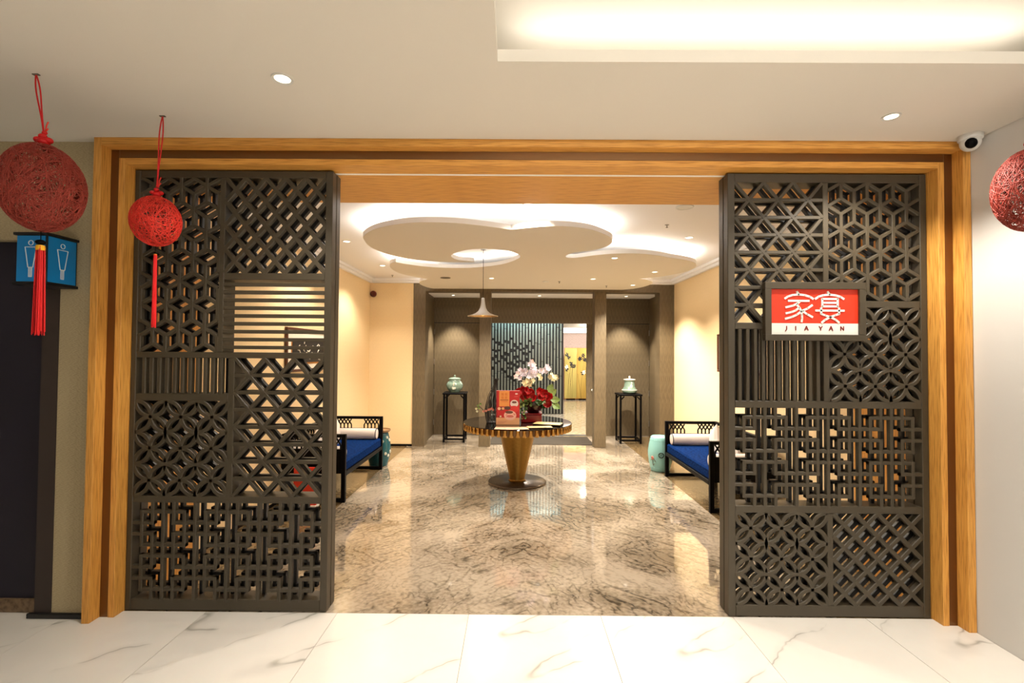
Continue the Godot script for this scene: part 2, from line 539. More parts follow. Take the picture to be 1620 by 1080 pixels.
func downlight(x: float, y: float, z: float, r: float, label: String, group: String, e: float, angle := 50.0, col := Color(1.0, 0.965, 0.915)) -> void:
	var t := thing("downlight", label, "downlight", Vector3(x, y, z), 0, group)
	var ringm := MB.new()
	ringm.lathe(Vector3.ZERO, [Vector2(r * 0.72, 0.0), Vector2(r * 0.74, -0.004), Vector2(r * 0.98, -0.006), Vector2(r, 0.0)], 28)
	obj("trim_ring", ringm, M.fixture, t)
	var lens := MB.new()
	lens.lathe(Vector3.ZERO, [Vector2(0.0, -0.002), Vector2(r * 0.72, -0.0015)].map(func(p): return Vector2(r * 0.72 - p.x, p.y)), 28)
	obj("lens", lens, M.lamp, t)
	spot(Vector3(x, y - 0.02, z), e, angle, col, r * 0.7)

# ---------------------------------------------------------------- main
func _ready() -> void:
	make_camera_and_world()
	make_materials()
	build_hall()
	build_portal()
	build_lobby_shell()
	build_niche()
	build_beyond()
	build_screens()
	build_hall_things()
	build_benches()
	build_table()
	build_lobby_things()

func make_camera_and_world() -> void:
	var f := 765.0                       # focal length in pixels of the 1620 x 1080 frame
	var cam := Camera3D.new()
	cam.name = "camera"
	add_child(cam)
	cam.keep_aspect = Camera3D.KEEP_HEIGHT
	cam.fov = rad_to_deg(2.0 * atan(540.0 / f))
	cam.near = 0.05
	cam.far = 60.0
	var pitch := atan(17.0 / f)
	var yaw := atan(-4.0 / f)
	var roll := deg_to_rad(0.42)
	var fwd := Vector3(sin(yaw), 0, -cos(yaw))
	var right := Vector3(cos(yaw), 0, sin(yaw))
	var f2 := fwd * cos(pitch) + Vector3.UP * sin(pitch)
	var u2 := Vector3.UP * cos(pitch) - fwd * sin(pitch)
	var r3 := right * cos(roll) + u2 * sin(roll)
	var u3 := u2 * cos(roll) - right * sin(roll)
	cam.transform = Transform3D(Basis(r3, u3, -f2), Vector3(0, 1.65, 0))
	cam.current = true
	var we := WorldEnvironment.new()
	we.name = "world"
	var e := Environment.new()
	e.background_mode = Environment.BG_COLOR
	e.background_color = Color(0.02, 0.02, 0.02)
	e.tonemap_mode = Environment.TONE_MAPPER_LINEAR
	e.tonemap_exposure = 1.0
	e.sdfgi_enabled = true
	e.ssao_enabled = true
	e.ssil_enabled = true
	we.environment = e
	add_child(we)
	# hall: cove light round the ceiling recess, and unseen spots added for floor brightness
	area(Vector3(1.2, 3.03, -2.26), Vector3(0, 1, 0.25), Vector2(2.4, 0.05), 0.3, Color(1.0, 0.975, 0.94))
	area(Vector3(1.2, 3.03, 1.68), Vector3(0, 0.25, -1), Vector2(2.4, 0.03), 7.0, Color(1.0, 0.975, 0.94))
	area(Vector3(-0.18, 3.03, -0.9), Vector3(0.25, 1, 0), Vector2(0.05, 2.2), 0.35, Color(1.0, 0.975, 0.94))
	for p in [[-0.5, 0.2, 2.6], [0.8, -0.8, 3.2], [2.0, 0.0, 4.3], [0.6, 2.4, 4.8], [-2.4, 2.2, 0.9]]:
		spot(Vector3(p[0], 2.93, p[1]), p[2], 62.0, Color(1.0, 0.965, 0.915), 0.08)

# ---------------------------------------------------------------- hall (camera side)
func build_hall() -> void:
	# floor: white marble tiles 0.83 m wide
	var fl := struct("floor", "white marble hall floor with grey diagonal veins", "floor")
	obj("bedding", bb(-6.2, 2.95, -0.16, -0.006, -3.08, 4.2), M.joint, fl)
	var rng := RandomNumberGenerator.new()
	rng.seed = 77
	var xs := [-6.0]
	var x0 := -1.105
	var i := -5
	while i <= 4:
		var q := x0 + 0.829 * i
		if q > -6.0 and q < 2.77: xs.append(q)
		i += 1
	xs.append(2.77)
	var zs := [-3.08, -1.42, 0.24, 1.9, 4.0]
	for a in xs.size() - 1:
		for b in zs.size() - 1:
			var w: float = xs[a + 1] - xs[a] - 0.003
			var d: float = zs[b + 1] - zs[b] - 0.003
			var m := MB.new()
			var cx: float = (xs[a] + xs[a + 1]) / 2
			var cz: float = (zs[b] + zs[b + 1]) / 2
			var y := -rng.randf() * 0.0006
			var ou := rng.randf() * (1.0 - 0.34)
			var ov := rng.randf() * (1.0 - 0.67)
			var p := [Vector3(cx - w / 2, y, cz + d / 2), Vector3(cx + w / 2, y, cz + d / 2), Vector3(cx + w / 2, y, cz - d / 2), Vector3(cx - w / 2, y, cz - d / 2)]
			m.quad(p[0], p[1], p[2], p[3], Vector2(ou, ov + 0.67 * d / 1.66), Vector2(ou + 0.34 * w / 0.83, ov + 0.67 * d / 1.66), Vector2(ou + 0.34 * w / 0.83, ov), Vector2(ou, ov))
			for k in 4:
				var s: Vector3 = p[k]
				var t: Vector3 = p[(k + 1) % 4]
				m.quad(s - Vector3(0, 0.006, 0), t - Vector3(0, 0.006, 0), t, s)
			obj("tile", m, M.hall_marble, fl)
	# ceiling with the lit recess (x -0.085 .. 2.6, z -2.14 .. 1.6)
	var ce := struct("ceiling", "white hall ceiling with a cove lit recess", "ceiling")
	var rx0 := -0.085
	var rx1 := 2.6
	var rz0 := -2.14
	var rz1 := 1.6
	obj("board", bb(-6.2, rx0 - 0.2, 2.953, 3.12, -3.0, 4.2), M.white, ce)
	obj("board", bb(rx0 - 0.2, 2.95, 2.953, 3.12, -3.0, rz0 - 0.31), M.white, ce)
	obj("board", bb(rx0 - 0.2, 2.95, 2.953, 3.12, rz1 + 0.2, 4.2), M.white, ce)
	obj("board", bb(rx1 + 0.1, 2.95, 2.953, 3.12, rz0 - 0.32, rz1 + 0.2), M.white, ce)
	# ledges that hide the light strips
	obj("ledge", bb(rx0 - 0.2, rx1 + 0.1, 2.953, 3.008, rz0 - 0.31, rz0), M.white, ce)
	obj("ledge", bb(rx0 - 0.2, rx1 + 0.1, 2.953, 3.008, rz1, rz1 + 0.2), M.white, ce)
	obj("ledge", bb(rx0 - 0.2, rx0, 2.953, 3.008, rz0, rz1), M.white, ce)
	obj("recess_top", bb(-0.4, 2.95, 3.18, 3.34, -2.7, 2.0), M.white, ce)
	obj("recess_side", bb(-0.4, rx1 + 0.2, 3.0, 3.2, rz0 - 0.4, rz0 - 0.3), M.white, ce)
	obj("recess_side", bb(-0.4, rx1 + 0.2, 3.0, 3.2, rz1 + 0.2, rz1 + 0.3), M.white, ce)
	obj("recess_side", bb(rx0 - 0.3, rx0 - 0.2, 3.0, 3.2, rz0 - 0.4, rz1 + 0.3), M.white, ce)
	obj("recess_side", bb(rx1 + 0.1, rx1 + 0.2, 2.953, 3.2, rz0 - 0.4, rz1 + 0.3), M.white, ce)
	var st := thing("light_strip", "led strip tucked behind the far ledge of the ceiling recess", "light strip")
	obj("diffuser", bb(0.0, 2.4, 3.008, 3.02, -2.26, -2.235, 0.002), M.strip, st)
	st = thing("light_strip", "led strip tucked behind the left ledge of the ceiling recess", "light strip")
	obj("diffuser", bb(-0.21, -0.185, 3.008, 3.02, -2.0, 0.2, 0.002), M.strip, st)
	# right wall
	var wr := struct("wall_right", "plain off-white wall on the right of the hall", "wall")
	obj("plaster", bb(2.77, 2.95, 0, 3.1, -3.0, 4.2), M.hall_wall, wr)
	var wb := struct("wall_behind", "plain wall behind the camera", "wall")
	obj("plaster", bb(-6.2, 2.95, 0, 3.1, 4.0, 4.2), M.hall_wall, wb)
	var wf := struct("wall_far_left", "plain wall at the far left end of the hall", "wall")
	obj("plaster", bb(-6.2, -6.0, 0, 3.1, -3.2, 4.2), M.hall_wall, wf)
	# wall left of the portal, with the dark doorway to the washrooms
	var wl := struct("wall_left", "beige grasscloth wall beside the wooden portal", "wall")
	obj("cloth", bb(-2.84, -2.56, 0.0, 2.953, -3.2, -3.0), M.grasscloth, wl)
	obj("cloth", bb(-6.2, -2.84, 2.33, 2.953, -3.2, -3.0), M.grasscloth, wl)
	obj("jamb", bb(-2.945, -2.84, 0.0, 2.33, -3.2, -2.997), M.brown, wl)
	var dr := struct("door_1", "dark navy recessed wall in the washroom passage", "door")  # set-back navy wall with a stone baseboard, no door leaf
	obj("panel", bb(-6.2, -2.945, 0.0, 2.33, -3.2, -3.06), M.navy, dr)
	obj("stone_baseboard", bb(-6.2, -2.965, 0.0, 0.085, -3.06, -3.045, 0.002), M.stone, dr)
	var bs := struct("baseboard_left", "black skirting under the beige wall", "skirting")
	obj("board", bb(-2.975, -2.6, 0.0, 0.03, -3.0, -2.975, 0.004), M.black, bs)

# ---------------------------------------------------------------- wooden portal
func build_portal() -> void:
	var xl := -2.594
	var xr := 2.767
	var yt := 2.953
	var t := struct("trim_1", "stepped ochre wood portal frame with a bronze strip", "portal")
	# steps: [inset from the outer edge, inset end, z of the front face]
	var steps := [[0.0, 0.047, -2.93, "outer_casing"], [0.047, 0.10, -3.0, "bronze_strip"], [0.10, 0.138, -3.0, "inner_casing"]]
	for s in steps:
		var a: float = s[0]
		var b: float = s[1]
		var zf: float = s[2]
		var nm: String = s[3]
		var bev := 0.002
		var mv: Material = M.bronze if nm == "bronze_strip" else M.wood_v
		var mh: Material = M.bronze if nm == "bronze_strip" else M.wood_h
		if nm == "bronze_strip": zf -= 0.004
		var zb := -3.06 if nm != "inner_casing" else -3.07
		obj(nm, bb(xl + a, xl + b, 0, yt - a, zb, zf, bev), mv, t)
		obj(nm, bb(xr - b, xr - a, 0, yt - a, zb, zf, bev), mv, t)
		obj(nm, bb(xl + b, xr - b, yt - b, yt - a, zb, zf, bev), mh, t)
	# lining of the wall opening (depth 0.7 m), with the sliding track slot in the soffit
	obj("lining", bb(xl - 0.1, xl + 0.138, 0, 2.815, -3.77, -3.07), M.wood_v, t)
	obj("lining", bb(xr - 0.138, xr + 0.1, 0, 2.815, -3.77, -3.07), M.wood_v, t)
	obj("soffit", bb(xl - 0.1, xr + 0.1, 2.815, 2.99, -3.145, -3.06), M.wood_h, t)
	obj("soffit", bb(xl - 0.1, xr + 0.1, 2.815, 2.99, -3.77, -3.172), M.wood_h, t)
	obj("track", bb(xl + 0.14, xr - 0.14, 2.814, 2.83, -3.172, -3.145), M.track_white, t)
	var w := struct("wall_front", "wall above and beside the portal", "wall")
	obj("plaster", bb(-2.9, 2.95, 2.99, 3.2, -3.77, -2.96), M.hall_wall, w)

# ---------------------------------------------------------------- lobby shell
func build_lobby_shell() -> void:
	var fl := struct("floor_lobby", "polished beige marble lobby floor with brown veins", "floor")
	var m := MB.new()
	var x0 := -1.86
	var x1 := 2.035
	m.quad(Vector3(x0, 0, -3.08), Vector3(x1, 0, -3.08), Vector3(x1, 0, -9.66), Vector3(x0, 0, -9.66), Vector2(0, 1), Vector2(0.592, 1), Vector2(0.592, 0), Vector2(0, 0))
	obj("slab", m, M.lobby_marble, fl)
	obj("bedding", bb(-2.8, 3.0, -0.16, -0.004, -9.66, -3.08), M.joint, fl)
	for sd in [[-2.6, x0 - 0.003], [x1 + 0.003, 2.9]]:
		var z := -3.08
		while z > -9.6:
			var z1: float = maxf(z - 0.82, -9.66)
			obj("border_slab", bb(sd[0], sd[1], -0.004, 0.0, z1 + 0.002, z, 0.0), M.border, fl)
			z = z1
	var wl := struct("wall_lobby_left", "cream papered wall on the left of the lobby", "wall")
	obj("paper", bb(-2.75, -2.55, 0, 3.0, -8.7, -3.77), M.wallpaper, wl)
	var wr := struct("wall_lobby_right", "cream papered wall on the right of the lobby", "wall")
	obj("paper", bb(2.79, 2.99, 0, 3.0, -8.7, -3.77), M.wallpaper, wr)
	var wb := struct("wall_lobby_back", "cream papered return beside the dark veneer niche", "wall")
	obj("paper", bb(-2.55, -1.779, 0, 3.0, -8.7, -8.48), M.wallpaper, wb)
	var bl := struct("baseboard_lobby", "dark thin skirting round the cream walls", "skirting")
	obj("board", bb(-2.55, -1.779, 0, 0.035, -8.48, -8.47, 0.002), M.lacquer, bl)
	obj("board", bb(-2.55, -2.54, 0, 0.035, -8.47, -3.77, 0.002), M.lacquer, bl)
	obj("board", bb(2.78, 2.79, 0, 0.035, -8.47, -3.77, 0.002), M.lacquer, bl)
	var c := struct("ceiling_lobby", "white lobby ceiling with a stepped cornice", "ceiling")
	obj("board", bb(-2.8, 3.0, 2.93, 3.1, -9.0, -3.77), M.lobby_ceiling, c)
	for k in [[2.85, 0.05], [2.89, 0.09]]:
		var y: float = k[0]
		var d: float = k[1]
		obj("cornice", bb(-2.55, -2.55 + d, y, 2.93, -8.48, -3.77, 0.004), M.lobby_ceiling, c)
		obj("cornice", bb(2.79 - d, 2.79, y, 2.93, -8.48, -3.77, 0.004), M.lobby_ceiling, c)
		obj("cornice", bb(-2.55 + d, 2.79 - d, y, 2.93, -8.48, -8.48 + d, 0.004), M.lobby_ceiling, c)
	build_canopy()

func smooth_poly(pts: PackedVector2Array, sharp: Array) -> PackedVector2Array:
	# Catmull-Rom through the points, straight at the corners listed in sharp
	var out := PackedVector2Array()
	var n := pts.size()
	for i in n:
		var p0 := pts[(i + n - 1) % n]
		var p1 := pts[i]
		var p2 := pts[(i + 1) % n]
		var p3 := pts[(i + 2) % n]
		if i in sharp: p0 = p1 * 2.0 - p2
		if (i + 1) % n in sharp: p3 = p2 * 2.0 - p1
		out.append(p1)
		for k in [1, 2, 3]:
			var t: float = k / 4.0
			out.append(p1.cubic_interpolate(p2, p0, p3, t))
	return out

func build_canopy() -> void:
	# cloud-shaped panel hung under the ceiling, outline in plan (x, z)
	var a := PackedVector2Array()
	var sharp := []
	var put := func(l: Array, end_sharp: bool) -> void:
		for i in range(0, l.size(), 2): a.append(Vector2(l[i], l[i + 1]))
		if end_sharp: sharp.append(a.size() - 1)
	put.call([-1.50, -4.75, -1.45, -4.61, -1.35, -4.45, -1.23, -4.32, -1.05, -4.20, -0.87, -4.13, -0.68, -4.12, -0.51, -4.14, -0.34, -4.20, -0.15, -4.29, -0.04, -4.35], true)
	put.call([0.10, -4.28, 0.24, -4.23, 0.38, -4.22, 0.53, -4.25, 0.69, -4.34, 0.84, -4.51, 0.93, -4.66, 0.97, -4.83, 0.95, -5.02, 0.87, -5.17, 0.77, -5.25, 0.66, -5.32, 0.60, -5.43, 0.58, -5.54, 0.61, -5.62, 0.70, -5.63, 0.80, -5.56, 0.93, -5.46, 1.09, -5.39, 1.27, -5.36, 1.45, -5.39, 1.64, -5.48, 1.79, -5.59], true)
	put.call([1.97, -5.69, 2.14, -5.83, 2.24, -5.98, 2.31, -6.18, 2.32, -6.41, 2.28, -6.65, 2.14, -6.92, 2.01, -7.06, 1.85, -7.18], true)
	put.call([1.98, -7.27, 2.11, -7.46, 2.17, -7.62, 2.18, -7.85, 2.13, -8.12, 2.03, -8.32, 1.88, -8.46], true)
	put.call([-1.43, -8.46], true)
	put.call([-1.51, -8.31, -1.56, -7.98, -1.54, -7.76, -1.46, -7.54, -1.33, -7.37], true)
	put.call([-1.45, -7.21, -1.61, -6.91, -1.66, -6.61, -1.64, -6.31, -1.57, -6.08, -1.48, -5.97], true)
	put.call([-1.36, -6.12, -1.14, -6.29, -0.83, -6.37, -0.50, -6.31, -0.17, -6.08, 0.01, -5.77, 0.06, -5.55, -0.01, -5.35, -0.15, -5.22, -0.32, -5.17, -0.50, -5.21, -0.67, -5.39, -0.74, -5.56, -0.73, -5.70, -0.68, -5.81, -0.57, -5.87, -0.50, -5.88], true)
	put.call([-0.505, -5.95], true)
	put.call([-0.62, -5.96, -0.88, -5.94, -1.16, -5.84, -1.33, -5.70, -1.46, -5.46, -1.54, -5.12], false)
	var poly := smooth_poly(a, sharp)
	var t := thing("ceiling_canopy", "cloud shaped pale panel floating under the lobby ceiling", "ceiling canopy")
	var m := MB.new()
	m.slab(poly, 2.760, 2.805)
	obj("edge_band_lit", m, M.lobby_ceiling, t)  # whiter than the underside: cove light on the lip put into the colour
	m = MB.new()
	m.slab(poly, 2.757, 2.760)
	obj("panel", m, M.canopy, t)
	var hang := MB.new()
	for p in [[-1.0, -4.8], [0.4, -4.8], [0.2, -6.6], [1.6, -6.3], [-1.1, -7.0], [1.0, -7.9], [-0.9, -8.1]]:
		hang.box(Vector3(p[0], 2.867, p[1]), Vector3(0.03, 0.126, 0.03), 0.0)
	obj("hanger", hang, M.fixture, t).set_meta("kind", "stuff")
	# light strips on top of the panel, set back from its edge
	var ls := thing("light_strip", "led strips lying on top of the cloud shaped canopy", "light strip")
	var ccw := not Geometry2D.is_polygon_clockwise(poly)
	var run := 0.3
	for i in poly.size():
		var p := poly[i]
		var q := poly[(i + 1) % poly.size()]
		run += p.distance_to(q)
		if run < 0.55 or (p.y < -8.3 and q.y < -8.3): continue
		run = 0.0
		var d := (q - p).normalized()
		var c := (p + q) / 2 + (Vector2(-d.y, d.x) if ccw else Vector2(d.y, -d.x)) * 0.11
		if not Geometry2D.is_point_in_polygon(c, poly): c = (p + q) / 2 - (Vector2(-d.y, d.x) if ccw else Vector2(d.y, -d.x)) * 0.11
		if not Geometry2D.is_point_in_polygon(c, poly): continue
		var o := obj("diffuser", bx(Vector3.ZERO, Vector3(0.04, 0.008, 0.44), 0.002), M.strip, ls)
		o.position = Vector3(c.x, 2.81, c.y)
		o.rotation.y = atan2(d.x, d.y)
		area(Vector3(c.x, 2.818, c.y), Vector3.UP, Vector2(0.04, 0.44), 0.24, Color(1.0, 0.985, 0.965), Vector3(d.x, 0, d.y))

# ---------------------------------------------------------------- dark veneer niche at the back of the lobby
func build_niche() -> void:
	var zf := -8.46
	var zb := -9.65
	var t := struct("trim_2", "dark veneer portal with pillars at the back of the lobby", "portal")
	obj("pilaster", bb(-1.779, -1.563, 0, 2.86, -8.75, zf, 0.003), M.veneer, t)
	obj("pilaster", bb(2.535, 2.79, 0, 2.86, -8.75, zf, 0.003), M.veneer, t)
	obj("pillar", bb(-0.615, -0.416, 0, 2.72, -8.68, zf, 0.003), M.veneer, t)
	obj("pillar", bb(1.398, 1.603, 0, 2.72, -8.68, zf, 0.003), M.veneer, t)
	obj("header", bb(-1.563, 2.535, 2.71, 2.93, -8.70, zf + 0.005, 0.002), M.veneer, t)
	var nl := struct("wall_niche", "dark veneer back and side walls of the niche", "wall")
	obj("side", bb(-1.8, -1.61, 0, 2.8, zb - 0.1, -8.7), M.veneer, nl)
	obj("side", bb(2.69, 2.9, 0, 2.8, zb - 0.1, -8.7), M.veneer, nl)
	obj("lintel", bb(-1.61, 2.69, 2.235, 2.8, zb - 0.12, zb), M.veneer, nl)
	obj("jamb", bb(-0.62, -0.52, 0, 2.235, zb - 0.12, zb + 0.0), M.veneer, nl)
	obj("jamb", bb(1.56, 1.62, 0, 2.235, zb - 0.12, zb + 0.0), M.veneer, nl)
	for q in [[-1.605, -0.625], [1.625, 2.685]]:
		obj("gap_shade_strip", bb(q[0], q[1], 2.224, 2.237, zb - 0.02, zb + 0.0015), M.black, nl)  # black strip painted in for the shade in the gap above each leaf
	var cn := struct("ceiling_niche", "plain ceiling of the niche with three downlights", "ceiling")
	obj("board", bb(-1.8, 2.9, 2.735, 2.95, zb - 0.1, -8.7), M.lobby_ceiling, cn)
	# hinged flush doors left and right
	for d in [["door_2", "flush dark veneer door behind the squat green jar", -1.605, -0.625, -1], ["door_3", "flush dark veneer door behind the bell shaped green jar", 1.625, 2.685, 1]]:
		var g := struct(d[0], d[1], "door")
		obj("leaf", bb(d[2], d[3], 0.006, 2.226, zb - 0.05, zb - 0.004, 0.003), M.veneer, g)
		for y in [0.25, 0.85, 1.45, 2.05]:
			var hx: float = d[2] + 0.004 if d[4] < 0 else d[3] - 0.004
			obj("hinge", bx(Vector3(hx, y, zb + 0.004), Vector3(0.016, 0.11, 0.016), 0.004), M.steel, g)
	var sd := struct("door_4", "half hidden sliding door leaf with a small pale knob", "door")
	obj("leaf", bb(1.44, 1.60, 0.006, 2.23, zb - 0.06, zb - 0.006, 0.003), M.veneer, sd)
	var kn := MB.new()
	kn.ball(Vector3(1.555, 0.905, zb + 0.008), 0.024, 0.024, 0.014)
	obj("knob", kn, M.porcelain, sd)

# ---------------------------------------------------------------- room beyond
func build_beyond() -> void:
	var f := struct("floor_beyond", "pale glossy floor of the room beyond the doorway", "floor")
	obj("slab", bb(-3.2, 4.4, -0.16, 0.0, -17.7, -9.66), M.beyond_floor, f)
	obj("threshold", bb(-0.52, 1.44, 0.0, 0.006, -9.78, -9.64, 0.002), M.black, f)
	var c := struct("ceiling_beyond", "white stepped ceiling of the room beyond", "ceiling")
	obj("board", bb(-3.2, 4.4, 2.75, 2.95, -17.7, -9.75), M.white_plain, c)
	obj("bulkhead", bb(-3.2, 4.4, 2.46, 2.75, -15.6, -15.2), M.white_plain, c)
	obj("bulkhead", bb(-3.2, 4.4, 2.34, 2.75, -16.6, -16.2), M.white_plain, c)
	obj("light_slot", bb(1.2, 4.2, 2.33, 2.342, -16.55, -16.3), M.strip, c)
	var w := struct("wall_beyond", "pale walls of the room beyond", "wall")
	obj("side", bb(-3.4, -3.2, 0, 2.9, -17.7, -9.75), M.white_plain, w)
	obj("side", bb(4.4, 4.6, 0, 2.9, -17.7, -9.75), M.white_plain, w)
	var fib := tri_map(mat(Color(0.86, 0.8, 0.76), 0.9), Vector3(3.0, 0.5, 3.0))
	fib.albedo_texture = noise_tex(101, 0.06, [[0.0, Color(0.66, 0.6, 0.56)], [0.4, Color(0.95, 0.93, 0.92)], [1.0, Color.WHITE]])
	obj("woven_panel", bb(-3.2, 4.4, 0, 2.9, -17.7, -17.5), fib, w)
	for p in [[0.6, -11.3, 5.0], [2.6, -12.3, 5.0], [2.4, -15.4, 4.0], [0.0, -14.6, 3.0], [3.2, -14.2, 4.0]]:
		area(Vector3(p[0], 2.73, p[1]), Vector3.DOWN, Vector2(0.6, 0.6), p[2] * 1.9, Color(1.0, 0.95, 0.9))
	area(Vector3(0.3, 2.72, -12.72), Vector3(0, -1, -0.35), Vector2(1.9, 0.05), 3.5, Color(0.75, 0.95, 1.0))
	area(Vector3(2.4, 2.3, -15.9), Vector3(0, -0.5, -1), Vector2(1.6, 0.1), 3.6, Color(1.0, 0.95, 0.92))  # unseen fill light, added to brighten the woven wall
	# wall of metal rods
	var t := thing("rod_screen", "tall wall of stacked vertical metal rods seen through the doorway", "rod screen", Vector3(0, 0, -13.0))
	obj("back_panel", bb(-1.6, 1.32, 0.0, 2.7, -0.14, -0.05, 0.003), M.rod_back, t)
	var rng := RandomNumberGenerator.new()
	rng.seed = 404
	var shared := {}
	var k := 0
	var x := -0.83
	while x < 1.31:
		var y := 0.01
		var split := 0.45 + 0.5 * (0.5 + 0.5 * sin(k * 0.31)) + rng.randf() * 0.18
		while y < 2.68:
			var room := 2.69 - y
			var l: float
			if y < 0.3: l = split
			elif y < 1.75 and k < 17: l = [0.06, 0.1, 0.16, 0.24][rng.randi() % 4]
			else: l = [0.3, 0.45, 0.6, 0.8][rng.randi() % 4]
			if l > room - 0.05: l = room
			var deep := 0.03 + 0.012 * (rng.randi() % 4)
			var key := "%d_%d" % [int(l * 100), int(deep * 1000)]
			if not shared.has(key): shared[key] = bx(Vector3(0, l / 2, 0), Vector3(0.043, l, deep), 0.004).mesh()
			var o := obj("rod", shared[key], M.rod, t)
			o.position = Vector3(x, y, -0.05 + deep / 2)
			y += l + (0.012 if l > 0.25 else 0.05 + rng.randf() * 0.06)
		x += 0.083
		k += 1
	# gold folding screen with dark lotus flowers
	var g := thing("folding_screen", "gold folding screen painted with dark lotus flowers", "folding screen", Vector3(1.74, 0, -16.9))
	for i in 4:
		var art := mat(Color.WHITE, 0.5)
		art.albedo_texture = lotus_image(500 + i)
		var pw := 0.46
		var ang := 0.16 * (1 if i % 2 == 0 else -1)
		var p := bx(Vector3(pw / 2, 0.93, 0), Vector3(pw - 0.006, 1.78, 0.03), 0.003)
		var o := obj("panel", p, M.gilt, g)
		o.position = Vector3(i * pw * cos(ang), 0, -0.075 * (i % 2))
		o.rotation.y = ang
		var q := MB.new()
		q.quad(Vector3(0.01, 0.06, 0.0165), Vector3(pw - 0.01, 0.06, 0.0165), Vector3(pw - 0.01, 1.81, 0.0165), Vector3(0.01, 1.81, 0.0165))
		obj("painting", q, art, o)
		obj("foot", bx(Vector3(pw / 2, 0.025, 0), Vector3(pw * 0.7, 0.05, 0.04), 0.004), M.lacquer, o)

func lotus_image(sd: int) -> ImageTexture:
	var w := 128
	var h := 480
	var im := Image.create(w, h, false, Image.FORMAT_RGB8)
	var rng := RandomNumberGenerator.new()
	rng.seed = sd
	var base := Color(0.66, 0.61, 0.32) if sd % 2 == 0 else Color(0.69, 0.57, 0.25)
	for y in h:
		for x in w:
			im.set_pixel(x, y, base.lerp(Color(0.86, 0.78, 0.45), 0.5 * sin(y * 0.01 + x * 0.02 + sd) * 0.5 + 0.1))
	for k in 5:   # stems
		var x := 12.0 + rng.randf() * 104.0
		var b := rng.randf() * 1.4 - 0.7
		var top := 90 + rng.randi() % 160
		for y in range(top, h):
			var xx := x + b * (h - y) * 0.12 + 9.0 * sin(y * 0.013 + k * 2.0)
			for d in 2:
				if xx + d > 0 and xx + d < w: im.set_pixel(int(xx) + d, y, Color(0.28, 0.24, 0.1))
	for k in 7:   # flowers: clusters of petals
		var c := Vector2(18 + rng.randf() * 92, 60 + rng.randf() * 190)
		var col := Color(0.06, 0.06, 0.1) if k != 3 else Color(0.93, 0.92, 0.88)
		for pt in 6:
			var a := pt * TAU / 6 + rng.randf() * 0.6
			var pc := c + Vector2(cos(a), sin(a) * 1.1) * (9.0 + rng.randf() * 4.0)
			for dy in range(-9, 10):
				for dx in range(-9, 10):
					var e := Vector2(dx, dy).rotated(-a)
					if pow(e.x / 9.0, 2) + pow(e.y / 5.0, 2) < 1.0:
						var px := int(pc.x) + dx
						var py := int(pc.y) + dy
						if px >= 0 and px < w and py >= 0 and py < h: im.set_pixel(px, py, col)
	return ImageTexture.create_from_image(im)

# ---------------------------------------------------------------- lattice screens
const ZF := -3.08
const FD := 0.031      # depth of the front lattice layer
const RZ := -3.157     # front of the rear layer
const RD := 0.031

func clip(a: Vector2, b: Vector2, r: Rect2) -> Array:
	var t0 := 0.0
	var t1 := 1.0
	var d := b - a
	for s in [[-d.x, a.x - r.position.x], [d.x, r.end.x - a.x], [-d.y, a.y - r.position.y], [d.y, r.end.y - a.y]]:
		if absf(s[0]) < 1e-9:
			if s[1] < 0: return []
		else:
			var q: float = s[1] / s[0]
			if s[0] < 0: t0 = maxf(t0, q)
			else: t1 = minf(t1, q)
	if t1 - t0 < 1e-4: return []
	return [a + d * t0, a + d * t1]

func lattice(parent: Node, called: String, segs: Array, w: float, rear := true, jog := true) -> void:
	# one node per panel: its own mesh is the rear layer, its children the bars of the front layer
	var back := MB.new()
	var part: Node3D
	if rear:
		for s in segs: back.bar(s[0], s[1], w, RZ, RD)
		part = obj(called, back, M.screen_rear_shade, parent)
	else:
		part = Node3D.new()
		part.name = called
		parent.add_child(part, true)
	var n := 0
	for s in segs:
		var m := MB.new()
		var z := 0.0
		if jog:
			var d: Vector2 = (s[1] - s[0]).normalized()
			z = -0.0006 * (1.0 + round(2.0 * absf(d.x)) + (1.0 if d.x * d.y > 0 else 0.0))
		m.bar(s[0], s[1], w, ZF - 0.001 + z, FD)
		obj("lattice_bar", m, M.screen, part)
		n += 1

func rings(parent: Node, called: String, x0: float, x1: float, y0: float, y1: float) -> void:
	var px := (x1 - x0) / 3.0
	var py := (y1 - y0) / 3.0
	var r := (px + py) / 4.0
	var back := MB.new()
	var list := []
	for i in range(0, 4):
		for j in range(0, 3): list.append([Vector2(x0 + i * px, y0 + (j + 0.5) * py), i == 0, i == 3, false, false])
	for i in range(0, 3):
		for j in range(0, 4): list.append([Vector2(x0 + (i + 0.5) * px, y0 + j * py), false, false, j == 0, j == 3])
	var arcs := []
	for l in list:
		var a0 := 0.0
		var a1 := TAU
		if l[1]: a0 = -PI / 2; a1 = PI / 2
		elif l[2]: a0 = PI / 2; a1 = 1.5 * PI
		elif l[3]: a0 = 0.0; a1 = PI
		elif l[4]: a0 = PI; a1 = TAU
		arcs.append([l[0], a0, a1])
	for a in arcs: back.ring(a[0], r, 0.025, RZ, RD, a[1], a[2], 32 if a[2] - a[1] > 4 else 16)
	var part := obj(called, back, M.screen_rear_shade, parent)
	var k := 0
	for a in arcs:
		var m := MB.new()
		m.ring(a[0], r, 0.025, ZF - 0.0015 - 0.0007 * (k % 2), FD, a[1], a[2], 44 if a[2] - a[1] > 4 else 22)
		obj("lattice_ring", m, M.screen, part)
		k += 1

